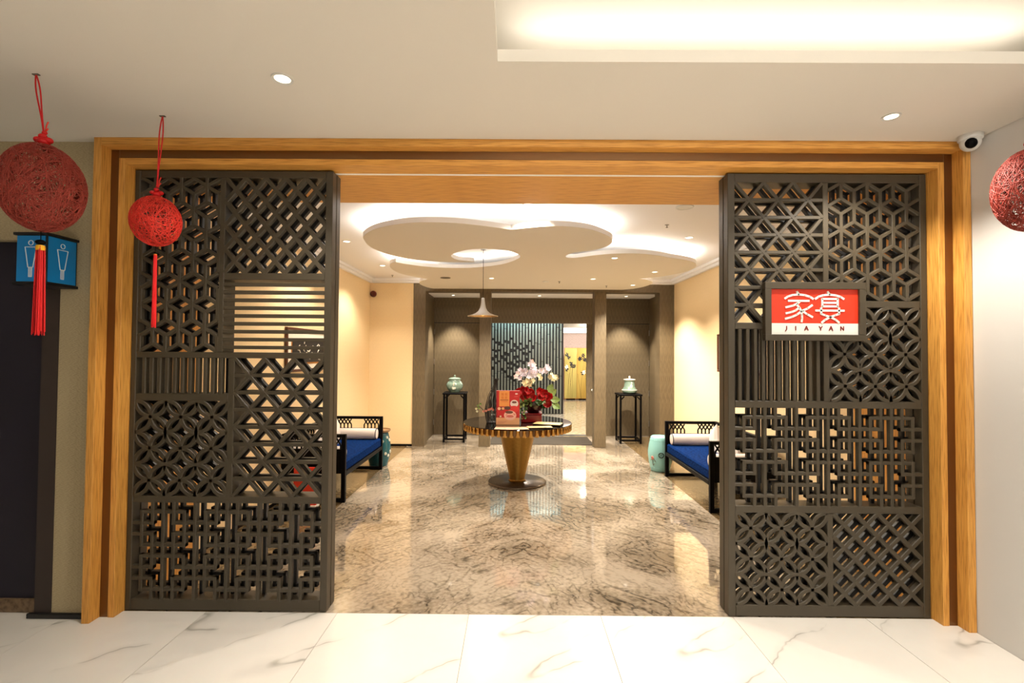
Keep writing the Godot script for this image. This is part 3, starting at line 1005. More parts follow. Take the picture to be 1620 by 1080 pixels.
func diamond_segs(r: Rect2, nx: int, ny: int) -> Array:
	var px := r.size.x / nx
	var py := r.size.y / ny
	var out := []
	var t := Vector2(px, py) * 12.0
	for i in range(-ny - 1, nx + ny + 2):
		var p := Vector2(r.position.x + i * px, r.position.y)
		for d in [Vector2(1, 1), Vector2(-1, 1)]:
			var c := clip(p - t * d, p + t * d, r)
			if c.size() and c[0].distance_to(c[1]) > 0.02: out.append(c)
	return out

func triangle_segs(r: Rect2, nx: int, rows: int) -> Array:
	var px := r.size.x / nx
	var ph := r.size.y / rows
	var out := []
	for k in range(1, rows):
		out.append([Vector2(r.position.x, r.position.y + k * ph), Vector2(r.end.x, r.position.y + k * ph)])
	var d := Vector2(px / 2, ph) * 20.0
	for i in range(-rows, nx + rows + 1):
		var p := Vector2(r.position.x + i * px, r.position.y)
		for q in [d, Vector2(-d.x, d.y)]:
			var c := clip(p - q, p + q, r)
			if c.size() and c[0].distance_to(c[1]) > 0.02: out.append(c)
	return out

func cube_segs(r: Rect2, ax: float, ay: float, px: float, py: float) -> Array:
	# rhombille tiling: six edges from each point of a triangular lattice
	var out := []
	var e := py / 1.5
	for j in range(-12, 13):
		for i in range(-12, 13):
			var c := Vector2(ax + i * px + (px / 2 if posmod(j, 2) == 1 else 0.0), ay + j * py)
			for k in 6:
				var a := deg_to_rad(30 + 60 * k)
				var q := c + Vector2(cos(a) * px / sqrt(3.0), sin(a) * e)
				var s := clip(c, q, r)
				if s.size() and s[0].distance_to(s[1]) > 0.012: out.append(s)
	return out

func fret_segs(r: Rect2) -> Array:
	var out := []
	var w := 0.0215
	var sx := (r.size.x + w) / 18.0
	var sy := (r.size.y + w) / 9.0
	var gx := func(k: int) -> float: return r.position.x - w / 2 + (k + 1) * sx
	var gy := func(m: int) -> float: return r.end.y + w / 2 - (m + 1) * sy
	for k in range(0, 17):          # verticals, broken where the fret opens
		var start := -1
		for row in range(0, 10):
			var open := row == 9 or (k % 6 in [0, 4] and row % 4 == 0) or (k % 6 in [1, 3] and row % 4 == 2)
			if not open and start < 0: start = row
			if open and start >= 0:
				out.append([Vector2(gx.call(k), gy.call(start - 1) + (w / 2 if start > 0 else 0.0)), Vector2(gx.call(k), gy.call(row - 1) - (w / 2 if row < 9 else 0.0))])
				start = -1
	for m in range(0, 8):
		var runs := [[0, 4], [6, 10], [12, 16]] if m % 4 in [0, 3] else [[-1, 1], [3, 7], [9, 13], [15, 17]]
		for q in runs:
			out.append([Vector2(gx.call(q[0]) - w / 2, gy.call(m)), Vector2(gx.call(q[1]) + w / 2, gy.call(m))])
	return out

func R(x0: float, x1: float, y0: float, y1: float) -> Rect2:
	return Rect2(x0, y0, x1 - x0, y1 - y0)

func frame_piece(t: Node, called: String, x0: float, x1: float, y0: float, y1: float, split := false) -> void:
	# solid member; the outer stiles show a groove between the two leaves
	var m := MB.new()
	var cx := (x0 + x1) / 2
	var cy := (y0 + y1) / 2
	if split:
		m.box(Vector3(cx, cy, ZF - 0.031), Vector3(x1 - x0, y1 - y0, 0.062), 0.003)
		m.box(Vector3(cx, cy, ZF - 0.0675), Vector3(x1 - x0 - 0.012, y1 - y0 - 0.012, 0.011), 0.0)
		m.box(Vector3(cx, cy, ZF - 0.104), Vector3(x1 - x0, y1 - y0, 0.062), 0.003)
	else:
		m.box(Vector3(cx, cy, ZF - 0.0675), Vector3(x1 - x0, y1 - y0, 0.13), 0.003)
	obj(called, m, M.screen, t)

func build_screens() -> void:
	# left screen
	var t := thing("lattice_screen", "dark lattice sliding screen on the left with a horizontal louvre panel", "screen", Vector3.ZERO)
	frame_piece(t, "stile", -2.452, -2.418, 0.004, 2.806, true)
	frame_piece(t, "stile", -1.219, -1.174, 0.004, 2.806, true)
	frame_piece(t, "rail", -2.418, -1.219, 2.760, 2.806)
	frame_piece(t, "rail", -2.418, -1.219, 0.004, 0.073)
	frame_piece(t, "rail", -2.418, -1.219, 0.679, 0.721)
	frame_piece(t, "rail", -2.418, -1.219, 1.599, 1.637)
	frame_piece(t, "rail", -1.867, -1.219, 2.102, 2.146)
	frame_piece(t, "rail", -2.418, -1.828, 1.324, 1.371)
	frame_piece(t, "stile", -1.901, -1.867, 1.637, 2.760)
	frame_piece(t, "stile", -1.828, -1.788, 0.721, 1.599)
	lattice(t, "cube_panel", cube_segs(R(-2.418, -1.901, 1.637, 2.760), -1.990, 2.706, 0.1665, 0.1525), 0.022)
	lattice(t, "diamond_panel", diamond_segs(R(-1.867, -1.219, 2.146, 2.760), 5, 4), 0.028)
	var lou := []
	for k in range(1, 10): lou.append([Vector2(-1.867, lerpf(2.102, 1.637, (k - 0.42) / 9.2)), Vector2(-1.219, lerpf(2.102, 1.637, (k - 0.42) / 9.2))])
	lattice(t, "louvre_panel", lou, 0.023, false, false)
	lattice(t, "triangle_panel", triangle_segs(R(-1.788, -1.219, 0.721, 1.599), 3, 8), 0.0225)
	var sl := []
	for k in range(1, 12): sl.append([Vector2(lerpf(-2.418, -1.828, k / 12.0), 1.371), Vector2(lerpf(-2.418, -1.828, k / 12.0), 1.599)])
	lattice(t, "slat_panel", sl, 0.0235, true, false)
	rings(t, "coin_panel", -2.418, -1.828, 0.721, 1.324)
	lattice(t, "fret_panel", fret_segs(R(-2.418, -1.219, 0.073, 0.679)), 0.0215)
	# right screen
	t = thing("lattice_screen", "dark lattice sliding screen on the right that carries the red name sign", "screen", Vector3.ZERO)
	frame_piece(t, "stile", 1.357, 1.402, 0.004, 2.806, true)
	frame_piece(t, "stile", 2.580, 2.622, 0.004, 2.806, true)
	frame_piece(t, "rail", 1.402, 2.580, 2.750, 2.806)
	frame_piece(t, "rail", 1.402, 2.580, 0.004, 0.075)
	frame_piece(t, "rail", 1.402, 2.580, 0.648, 0.693)
	frame_piece(t, "rail", 1.402, 2.580, 1.309, 1.353)
	frame_piece(t, "rail", 1.402, 1.965, 1.809, 1.850)
	frame_piece(t, "rail", 2.001, 2.580, 1.950, 1.993)
	frame_piece(t, "stile", 1.965, 2.001, 1.353, 2.750)
	frame_piece(t, "stile", 1.981, 2.017, 0.075, 0.648)
	lattice(t, "triangle_panel", triangle_segs(R(1.402, 1.965, 1.850, 2.750), 3, 8), 0.0225)
	lattice(t, "cube_panel", cube_segs(R(2.001, 2.580, 1.993, 2.750), 2.166, 2.599, 0.1665, 0.151), 0.022)
	sl = []
	for k in range(1, 12): sl.append([Vector2(lerpf(1.407, 1.962, (k - 0.45) / 11.2), 1.353), Vector2(lerpf(1.407, 1.962, (k - 0.45) / 11.2), 1.809)])
	lattice(t, "slat_panel", sl, 0.0235, true, false)
	rings(t, "coin_panel", 2.001, 2.580, 1.353, 1.950)
	lattice(t, "fret_panel", fret_segs(R(1.402, 2.580, 0.693, 1.309)), 0.0215)
	rings(t, "coin_panel", 1.402, 1.981, 0.075, 0.648)
	lattice(t, "diamond_panel", diamond_segs(R(2.017, 2.580, 0.075, 0.648), 4, 4), 0.027)

# ---------------------------------------------------------------- things in the hall
func stroke(m: MB, pts: Array, w: float, z: float, th: float) -> void:
	for i in pts.size() - 1:
		var a: Vector2 = pts[i]
		var b: Vector2 = pts[i + 1]
		var d := (b - a).normalized() * w * 0.18
		m.bar(a - d, b + d, w, z + th, th, 0.0005)

func build_name_sign() -> void:
	var t := thing("name_sign", "red and white restaurant name sign in a brown frame on the right screen", "sign")
	var z := ZF + 0.001
	obj("frame", bb(1.575, 2.208, 2.062, 2.105, z, z + 0.036, 0.002), M.screen, t)
	obj("frame", bb(1.575, 2.208, 1.736, 1.775, z, z + 0.036, 0.002), M.screen, t)
	obj("frame", bb(1.575, 1.616, 1.775, 2.062, z, z + 0.036, 0.002), M.screen, t)
	obj("frame", bb(2.168, 2.208, 1.775, 2.062, z, z + 0.036, 0.002), M.screen, t)
	obj("red_panel", bb(1.616, 2.168, 1.846, 2.062, z, z + 0.018), M.sign_red, t)
	obj("white_panel", bb(1.616, 2.168, 1.775, 1.846, z, z + 0.0185), M.sign_white, t)
	var P := func(l: Array) -> Array:
		var r := []
		for i in range(0, l.size(), 2): r.append(Vector2(1.575 + (l[i] - 212.0) / 1278.0 * 0.633, 2.105 - (l[i + 1] - 142.0) / 743.0 * 0.369))
		return r
	var jia := [[632, 260, 655, 300], [478, 350, 515, 325, 575, 305, 650, 297, 730, 305, 795, 325, 838, 352], [520, 378, 785, 378], [668, 385, 640, 412, 580, 440, 488, 462],
		[625, 425, 660, 462, 682, 505, 693, 555, 695, 600, 688, 645], [655, 468, 615, 500, 560, 522, 490, 538], [685, 512, 630, 555, 565, 585, 482, 608], [825, 432, 765, 475, 700, 505], [703, 508, 760, 548, 828, 585]]
	var yan := [[1022, 260, 1048, 300], [865, 352, 905, 325, 965, 305, 1045, 297, 1125, 305, 1185, 325, 1227, 352], [952, 350, 952, 448], [1148, 350, 1148, 448], [952, 352, 1148, 352], [962, 400, 1138, 400], [952, 446, 1148, 446],
		[868, 500, 1230, 500], [938, 465, 938, 542, 990, 562, 1060, 585, 1120, 615, 1165, 652], [1165, 465, 1165, 542, 1115, 560, 1045, 585, 985, 620, 945, 655]]
	for ch in [jia, yan]:
		var m := MB.new()
		for s in ch: stroke(m, P.call(s), 0.0125, z + 0.018, 0.005)
		obj("character", m, M.sign_white, t)
	var letters := [[[500, 700, 500, 742, 484, 764]], [[615, 700, 615, 752]], [[728, 752, 751, 700, 773, 752], [737, 734, 765, 734]], [[912, 700, 932, 728, 952, 700], [932, 728, 932, 752]], [[1040, 752, 1063, 700, 1085, 752], [1049, 734, 1077, 734]], [[1187, 752, 1187, 702, 1223, 750, 1223, 700]]]
	for l in letters:
		var m := MB.new()
		for s in l: stroke(m, P.call(s), 0.0058, z + 0.0185, 0.003)
		obj("letter", m, M.letter_red, t)

func build_toilet_sign() -> void:
	var t := thing("toilet_sign", "blue box sign with white outline figures on the beige wall", "sign")
	var x0 := -2.915
	var x1 := -2.738
	var y0 := 2.035
	var y1 := 2.318
	var zf := -2.80
	obj("body", bb(x0, x1, y0, y1, -2.998, zf, 0.003), M.black, t)
	obj("frame_bar", bb(x0 - 0.012, x1 + 0.012, y1 - 0.004, y1 + 0.012, -2.998, zf + 0.012, 0.002), M.black, t)
	obj("frame_bar", bb(x0 - 0.012, x1 + 0.012, y0 - 0.012, y0 + 0.004, -2.998, zf + 0.012, 0.002), M.black, t)
	obj("front_face", bb(x0 + 0.006, x1 - 0.008, y0 + 0.008, y1 - 0.008, zf, zf + 0.004), M.blue, t)
	obj("side_face", bb(x1, x1 + 0.004, y0 + 0.008, y1 - 0.008, -2.985, zf - 0.008), M.blue, t)
	for side in 2:
		var m := MB.new()
		var map := func(u: float, v: float) -> Vector3:   # u -0.5..0.5 across, v 0..1 up
			var yy: float = y0 + 0.03 + v * (y1 - y0 - 0.06)
			if side == 0: return Vector3((x0 + x1) / 2 + u * 0.16, yy, zf + 0.0055)
			return Vector3(x1 + 0.0055, yy, -2.895 - u * 0.16)
		var head := []
		for k in 14: head.append(map.call(0.085 * cos(TAU * k / 14), 0.91 + 0.062 * sin(TAU * k / 14)))
		m.tube(head, 0.0024, 5, true)
		for l in [[-0.21, 0.80, 0.21, 0.80], [0.21, 0.80, 0.09, 0.27], [0.09, 0.27, -0.09, 0.27], [-0.09, 0.27, -0.21, 0.80], [-0.055, 0.27, -0.055, 0.02], [-0.055, 0.02, 0.055, 0.02], [0.055, 0.02, 0.055, 0.27], [0.0, 0.27, 0.0, 0.02]]:
			m.tube([map.call(l[0], l[1]), map.call(l[2], l[3])], 0.0024, 5)
		obj("figure", m, M.glyph, t)

func lantern(label: String, at: Vector3, rh: float, rv: float, top: Vector3, threads: int, tr: float, thread_m: Material, tassel_r: float, tassel_top: float, tassel_len: float, sd: int) -> void:
	var t := thing("lantern", label, "lantern", at, 0, "wound thread lanterns")
	var rng := RandomNumberGenerator.new()
	rng.seed = sd
	var m := MB.new()
	for i in threads:
		var ax := Vector3(rng.randfn(), rng.randfn(), rng.randfn()).normalized()
		var u := ax.cross(Vector3.UP if absf(ax.y) < 0.9 else Vector3.RIGHT).normalized()
		var w := ax.cross(u)
		var k := rng.randf_range(-0.62, 0.62)
		var q := sqrt(1.0 - k * k)
		var s := 1.0 - rng.randf() * 0.03
		var pts := []
		for j in 30:
			var a := TAU * j / 30
			var d := (u * cos(a) + w * sin(a)) * q + ax * k
			pts.append(Vector3(d.x * rh, d.y * rv, d.z * rh) * s)
		m.tube(pts, tr, 4, true)
	var sh := obj("thread_shell", m, thread_m, t)
	sh.set_meta("kind", "stuff")
	# knot and hanging loop
	var kn := MB.new()
	for p in [[0, rv + 0.012, 0, 0.026], [-0.02, rv + 0.02, 0.006, 0.018], [0.02, rv + 0.02, -0.004, 0.018], [0.0, rv + 0.036, 0.004, 0.017], [0.004, rv + 0.055, 0.0, 0.011]]:
		kn.ball(Vector3(p[0], p[1], p[2]) , p[3] * rh / 0.16, p[3] * 0.8 * rh / 0.16, p[3] * rh / 0.16, 12, 8)
	obj("knot", kn, M.silk, t)
	var lp := MB.new()
	var y0 := rv + 0.055
	var y1 := top.y - at.y - 0.004
	for s in [-1.0, 1.0]:
		var pts := []
		for j in 15:
			var f := j / 14.0
			pts.append(Vector3(s * 0.009 * sin(PI * pow(f, 2.2)) + s * 0.001 + (top.x - at.x) * f, lerpf(y0, y1, f), (top.z - at.z) * f))
		lp.tube(pts, 0.0032, 6)
	obj("cord", lp, M.silk, t)
	var ends := MB.new()
	for s in [1.0, -1.0]:
		ends.tube([Vector3(0.006, y0 + 0.0, 0), Vector3(0.018 * 1.0, y0 + 0.02 + 0.012 * s, 0.006), Vector3(0.026, y0 + 0.034 + 0.016 * s, 0.006)], 0.003, 5)
	obj("cord_end", ends, M.thread_red, t)
	if tassel_len <= 0.0: return
	var bd := MB.new()
	bd.tube([Vector3(0, -rv, 0), Vector3(0, -tassel_top + 0.012, 0)], 0.0018, 5)
	bd.ball(Vector3(0, -tassel_top, 0), tassel_r * 0.95, tassel_r * 0.6, tassel_r * 0.95, 14, 8)
	obj("bead", bd, M.lacquer, t)
	var bn := MB.new()
	bn.lathe(Vector3(0, -tassel_top - tassel_r * 0.5, 0), [Vector2(tassel_r * 0.8, -tassel_r * 1.3), Vector2(tassel_r * 0.84, -tassel_r * 0.7), Vector2(tassel_r * 0.78, -tassel_r * 0.2), Vector2(0.001, 0)], 18)
	obj("band", bn, M.yellow, t)
	var ts := MB.new()
	for i in 70:
		var a := rng.randf() * TAU
		var r := sqrt(rng.randf())
		var p0 := Vector3(cos(a) * r * tassel_r * 0.75, -tassel_top - tassel_r * 0.9, sin(a) * r * tassel_r * 0.75)
		var p1 := Vector3(cos(a) * r * tassel_r * 1.12, -tassel_top - tassel_len * (0.95 + 0.05 * rng.randf()), sin(a) * r * tassel_r * 1.12)
		ts.tube([p0, p0.lerp(p1, 0.5), p1], 0.0024, 4)
	obj("fringe", ts, M.silk, t).set_meta("kind", "stuff")

func build_hall_things() -> void:
	build_name_sign()
	build_toilet_sign()
	lantern("large dark red thread lantern with a long red tassel before the blue sign", Vector3(-2.235, 2.409, -2.255), 0.163, 0.207, Vector3(-2.28, 2.953, -2.255), 200, 0.0016, M.thread_deep, 0.0215, 0.258, 0.44, 1)
	lantern("small bright red thread lantern hanging in front of the left lattice screen", Vector3(-1.993, 2.361, -2.657), 0.122, 0.139, Vector3(-1.971, 2.953, -2.657), 95, 0.0013, M.thread_red, 0.0095, 0.176, 0.415, 2)
	lantern("red thread lantern cut off by the right edge, before the white wall", Vector3(2.512, 2.459, -2.35), 0.147, 0.203, Vector3(2.53, 2.953, -2.35), 150, 0.0016, M.thread_deep, 0.02, 0.26, 0.0, 3)
	var n := 0
	for p in [[-2.28, -2.255, "small hook plate in the ceiling above the large red lantern"], [-1.971, -2.657, "small dark hook plate in the ceiling above the small red lantern"]]:
		var h := thing("ceiling_hook", p[2], "hook", Vector3(p[0], 2.953, p[1]), 0, "lantern hooks")
		obj("plate", bx(Vector3(0, -0.003, 0), Vector3(0.03, 0.005, 0.014), 0.001), M.grille, h)
		n += 1
	downlight(-1.121, 2.953, -2.283, 0.05, "round recessed downlight in the hall ceiling above the left screen", "hall downlights", 2.6, 62.0)
	downlight(2.049, 2.953, -2.624, 0.045, "round recessed downlight in the hall ceiling near the dome camera", "hall downlights", 3.0, 62.0)
	var c := thing("security_camera", "small white dome security camera at the top right corner", "camera", Vector3(2.69, 2.953, -2.85))
	c.scale = Vector3.ONE * 1.2
	var b := MB.new()
	b.lathe(Vector3.ZERO, [Vector2(0.034, -0.03), Vector2(0.048, -0.022), Vector2(0.05, 0.0)], 24)
	obj("base", b, M.fixture, c)
	b = MB.new()
	b.ball(Vector3(0, -0.036, 0), 0.042, 0.042, 0.042, 20, 14)
	obj("dome", b, M.fixture, c)
	b = MB.new()
	b.ball(Vector3(-0.016, -0.047, 0.022), 0.026, 0.026, 0.023, 16, 12)
	obj("lens", b, M.lacquer, c)

# ---------------------------------------------------------------- benches
func build_benches() -> void:
	var L := 1.52
	var D := 0.70
	var t := thing("bench", "black lattice bench with blue seat on the left", "bench", Vector3(-2.185, 0, -6.045), 0.0, "black framed benches")
	var s := 0.045
	# local axes: front is +x
	for x in [-1.0, 1.0]:
		for z in [-1.0, 1.0]:
			obj("leg", bx(Vector3(x * (D - s) / 2, 0.37, z * (L - s) / 2), Vector3(s, 0.74, s), 0.004), M.lacquer, t)
	for z in [-1.0, 1.0]:
		obj("runner", bx(Vector3(0, 0.025, z * (L - s) / 2), Vector3(D - 2 * s, 0.04, s * 0.9), 0.004), M.lacquer, t)
		obj("arm_rail", bx(Vector3(0, 0.722, z * (L - s) / 2), Vector3(D - 2 * s, 0.036, s), 0.004), M.lacquer, t)
		obj("arm_rail", bx(Vector3(0, 0.565, z * (L - s) / 2), Vector3(D - 2 * s, 0.022, s * 0.7), 0.003), M.lacquer, t)
		obj("end_panel", bx(Vector3(0, 0.44, z * (L - s) / 2), Vector3(D - 2 * s, 0.23, s * 0.4), 0.003), M.lacquer, t)
		for g in [-1.0, 1.0]:
			var lat := MB.new()
			var c: float = g * 0.19
			for l in [[-0.10, 0.70, -0.05, 0.625], [-0.05, 0.625, 0.0, 0.70], [0.0, 0.70, 0.05, 0.625], [0.05, 0.625, 0.10, 0.70], [-0.10, 0.625, -0.05, 0.70], [-0.05, 0.70, 0.0, 0.625], [0.0, 0.625, 0.05, 0.70], [0.05, 0.70, 0.10, 0.625], [-0.05, 0.625, -0.05, 0.575], [0.05, 0.625, 0.05, 0.575], [-0.10, 0.625, -0.10, 0.575], [0.10, 0.625, 0.10, 0.575], [0.0, 0.625, 0.0, 0.575]]:
				lat.bar(Vector2(c + l[0], l[1]), Vector2(c + l[2], l[3]), 0.014, z * (L - s) / 2 + 0.009, 0.018, 0.002)
			obj("arm_lattice", lat, M.lacquer, t)
	obj("back_rail", bx(Vector3(-(D - s) / 2, 0.722, 0), Vector3(s, 0.036, L - 2 * s), 0.004), M.lacquer, t)
	obj("back_rail", bx(Vector3(-(D - s) / 2, 0.565, 0), Vector3(s * 0.7, 0.022, L - 2 * s), 0.003), M.lacquer, t)
	obj("seat_rail", bx(Vector3((D - s) / 2, 0.305, 0), Vector3(s, 0.05, L - 2 * s), 0.004), M.lacquer, t)
	obj("seat_rail", bx(Vector3(-(D - s) / 2, 0.305, 0), Vector3(s, 0.05, L - 2 * s), 0.004), M.lacquer, t)
	obj("seat_board", bx(Vector3(0, 0.315, 0), Vector3(D - 2 * s, 0.024, L - 2 * s), 0.002), M.lacquer, t)
	var bl := MB.new()
	for k in 9:
		var z := (k - 4) * 0.15
		for l in [[-0.07, 0.70, -0.035, 0.63], [-0.035, 0.63, 0.0, 0.70], [0.0, 0.70, 0.035, 0.63], [0.035, 0.63, 0.07, 0.70], [-0.035, 0.63, -0.035, 0.575], [0.035, 0.63, 0.035, 0.575]]:
			bl.tube([Vector3(-(D - s) / 2, l[1], z + l[0]), Vector3(-(D - s) / 2, l[3], z + l[2])], 0.008, 6)
	obj("back_lattice", bl, M.lacquer, t)
	var cu := MB.new()
	soft_box(cu, Vector3(0.0, 0.382, 0), Vector3(D - 0.03, 0.115, L - 2 * s - 0.008), 0.035)
	obj("mattress", cu, M.velvet, t)
	dup(t, Vector3(2.385, 0, -5.805), PI, "black lattice bench with blue seat on the right", "black framed benches")
	# bolsters along the two arms, and loose cushions at the back
	var first: Node3D = null
	var spots := [[Vector3(-2.185, 0.512, -6.685), "white bolster at the far end of the left bench", 0.0], [Vector3(-2.185, 0.512, -5.42), "white bolster at the near end of the left bench", 0.0], [Vector3(2.385, 0.512, -6.445), "white bolster at the far end of the right bench", PI], [Vector3(2.385, 0.512, -5.18), "white bolster at the near end of the right bench", PI]]
	for p in spots:
		if first == null:
			first = thing("bolster", p[1], "bolster", p[0], p[2], "white bolsters with dark piping")
			var m := MB.new()
			var prof := [Vector2(0.0005, -0.30), Vector2(0.05, -0.302), Vector2(0.066, -0.298), Vector2(0.073, -0.285), Vector2(0.075, 0.0), Vector2(0.073, 0.285), Vector2(0.066, 0.298), Vector2(0.05, 0.302), Vector2(0.0005, 0.30)]
			m.lathe(Vector3.ZERO, prof, 28, 0.3)
			var o := obj("cover", m, M.linen, first)
			o.rotation.z = PI / 2
			for e in [-1.0, 1.0]:
				var q := MB.new()
				var c := []
				for k in 28: c.append(Vector3(e * 0.292, 0.0715 * cos(TAU * k / 28), 0.0715 * sin(TAU * k / 28)))
				q.tube(c, 0.006, 6, true)
				obj("piping", q, M.piping, first)
		else:
			dup(first, p[0], p[2], p[1], "white bolsters with dark piping")
	var pil: Node3D = null
	for p in [[Vector3(-2.37, 0.535, -6.40), "pale square cushion leaning at the back of the left bench", 0.25], [Vector3(-2.37, 0.535, -5.93), "pale square cushion in the middle of the left bench", 0.1], [Vector3(2.555, 0.535, -6.16), "pale square cushion next to the bolster on the right bench", PI - 0.25], [Vector3(2.555, 0.535, -5.70), "nearer pale square cushion on the right bench", PI - 0.1]]:
		if pil == null:
			pil = thing("cushion", p[1], "cushion", p[0], p[2], "pale square cushions")
			var m := MB.new()
			pillow(m, 0.19, 0.19, 0.07)
			var o := obj("cover", m, M.linen, pil)
			o.rotation = Vector3(0, PI / 2, 0.38)
			o.rotation_order = EULER_ORDER_XYZ
		else:
			dup(pil, p[0], p[2], p[1], "pale square cushions")

func soft_box(m: MB, c: Vector3, s: Vector3, r: float) -> void:
	# box with rounded edges: superellipse-like grid on each side
	m.box(c, s, r * 0.45)

func pillow(m: MB, hw: float, hh: float, th: float) -> void:
	var n := 14
	for sd in [1.0, -1.0]:
		for i in n:
			for j in n:
				var q := []
				for o in [[0, 0], [1, 0], [1, 1], [0, 1]]:
					var u: float = 2.0 * (i + o[0]) / n - 1.0
					var w: float = 2.0 * (j + o[1]) / n - 1.0
					var pinch := 1.0 - 0.10 * (1.0 - absf(u)) * pow(absf(w), 3.0)
					var pin2 := 1.0 - 0.10 * (1.0 - absf(w)) * pow(absf(u), 3.0)
					q.append(Vector3(u * hw * pin2, w * hh * pinch, sd * th * pow((1.0 - pow(absf(u), 2.5)) * (1.0 - pow(absf(w), 2.5)), 0.55)))
				if sd > 0: m.quad(q[0], q[1], q[2], q[3])
				else: m.quad(q[3], q[2], q[1], q[0])

# ---------------------------------------------------------------- round table and what stands on it
func build_table() -> void:
	var C := Vector3(0.045, 0, -6.18)
	var t := thing("round_table", "round table with fluted gold rim and gold cone foot", "table", C)
	var m := MB.new()
	m.lathe(Vector3.ZERO, [Vector2(0.0005, 0.0), Vector2(0.362, 0.0), Vector2(0.366, 0.004), Vector2(0.366, 0.018), Vector2(0.36, 0.024), Vector2(0.0005, 0.024)], 72)
	obj("base_plate", m, M.base_metal, t)
	m = MB.new()
	m.lathe(Vector3.ZERO, [Vector2(0.11, 0.024), Vector2(0.112, 0.034), Vector2(0.098, 0.04), Vector2(0.094, 0.05), Vector2(0.235, 0.665), Vector2(0.24, 0.70), Vector2(0.0005, 0.70)], 64)
	obj("cone_foot", m, M.gold_brushed, t)
	m = MB.new()
	m.lathe(Vector3.ZERO, [Vector2(0.0005, 0.685), Vector2(0.655, 0.685), Vector2(0.655, 0.758), Vector2(0.0005, 0.758)], 72)
	obj("apron", m, M.bronze, t)
	m = MB.new()
	m.lathe(Vector3.ZERO, [Vector2(0.0005, 0.759), Vector2(0.684, 0.759), Vector2(0.688, 0.762), Vector2(0.684, 0.768), Vector2(0.0005, 0.768)], 96)
	obj("glass_top", m, M.glass_top, t)
	var rodm := MB.new()
	rodm.lathe(Vector3.ZERO, [Vector2(0.0005, 0.678), Vector2(0.020, 0.678), Vector2(0.0225, 0.682), Vector2(0.0225, 0.758), Vector2(0.0005, 0.759)], 14, 0.3)
	var shared := rodm.mesh()
	for k in 56:
		var a := TAU * k / 56
		var o := obj("rim_rod", shared, M.gold, t)
		o.position = Vector3(cos(a) * 0.664, 0, sin(a) * 0.664)
	var top := 0.768
	# upright gift box
	var art := mat(Color.WHITE, 0.45)
	art.albedo_texture = poster_image()
	t = thing("gift_box", "upright red and gold printed gift box on the round table", "box", Vector3(-0.075, top, -5.90), 0.0)
	obj("carton", bb(-0.143, 0.143, 0.0, 0.412, -0.09, 0.0, 0.003), mat(Color(0.5, 0.06, 0.06), 0.4), t)
	m = MB.new()
	m.quad(Vector3(-0.142, 0.002, 0.0012), Vector3(0.142, 0.002, 0.0012), Vector3(0.142, 0.41, 0.0012), Vector3(-0.142, 0.41, 0.0012))
	obj("printed_front", m, art, t)
	# leaflets
	t = thing("leaflet", "pink printed leaflets fanned flat before the gift box", "leaflet", Vector3(-0.04, top, -5.60))
	for k in 3:
		var o := obj("sheet", bx(Vector3(0, 0.002, 0), Vector3(0.30 - 0.02 * k, 0.003, 0.17), 0.0), M.paper, t)
		o.position = Vector3(-0.03 + 0.05 * k, 0.0035 * k, 0.02 * k - 0.02)
		o.rotation.y = -0.08 + 0.12 * k
	t = thing("folder", "cream folder with dark edge lying right of the red stand", "folder", Vector3(0.42, top, -5.93), -0.3)
	obj("cover", bx(Vector3(0, 0.008, 0), Vector3(0.34, 0.014, 0.2), 0.002), M.lacquer, t)
	obj("sheet", bx(Vector3(-0.005, 0.0175, 0.005), Vector3(0.33, 0.004, 0.185), 0.0), M.cream_paper, t)
	t = thing("folder", "cream leaflet lying in front of the cream folder", "folder", Vector3(0.30, top, -5.68), 0.12)
	obj("cover", bx(Vector3(0, 0.005, 0), Vector3(0.30, 0.008, 0.13), 0.002), M.lacquer, t)
	obj("sheet", bx(Vector3(0.0, 0.011, 0.0), Vector3(0.29, 0.004, 0.12), 0.0), M.cream_paper, t)
	build_flowers(top)
	build_twigs(top)

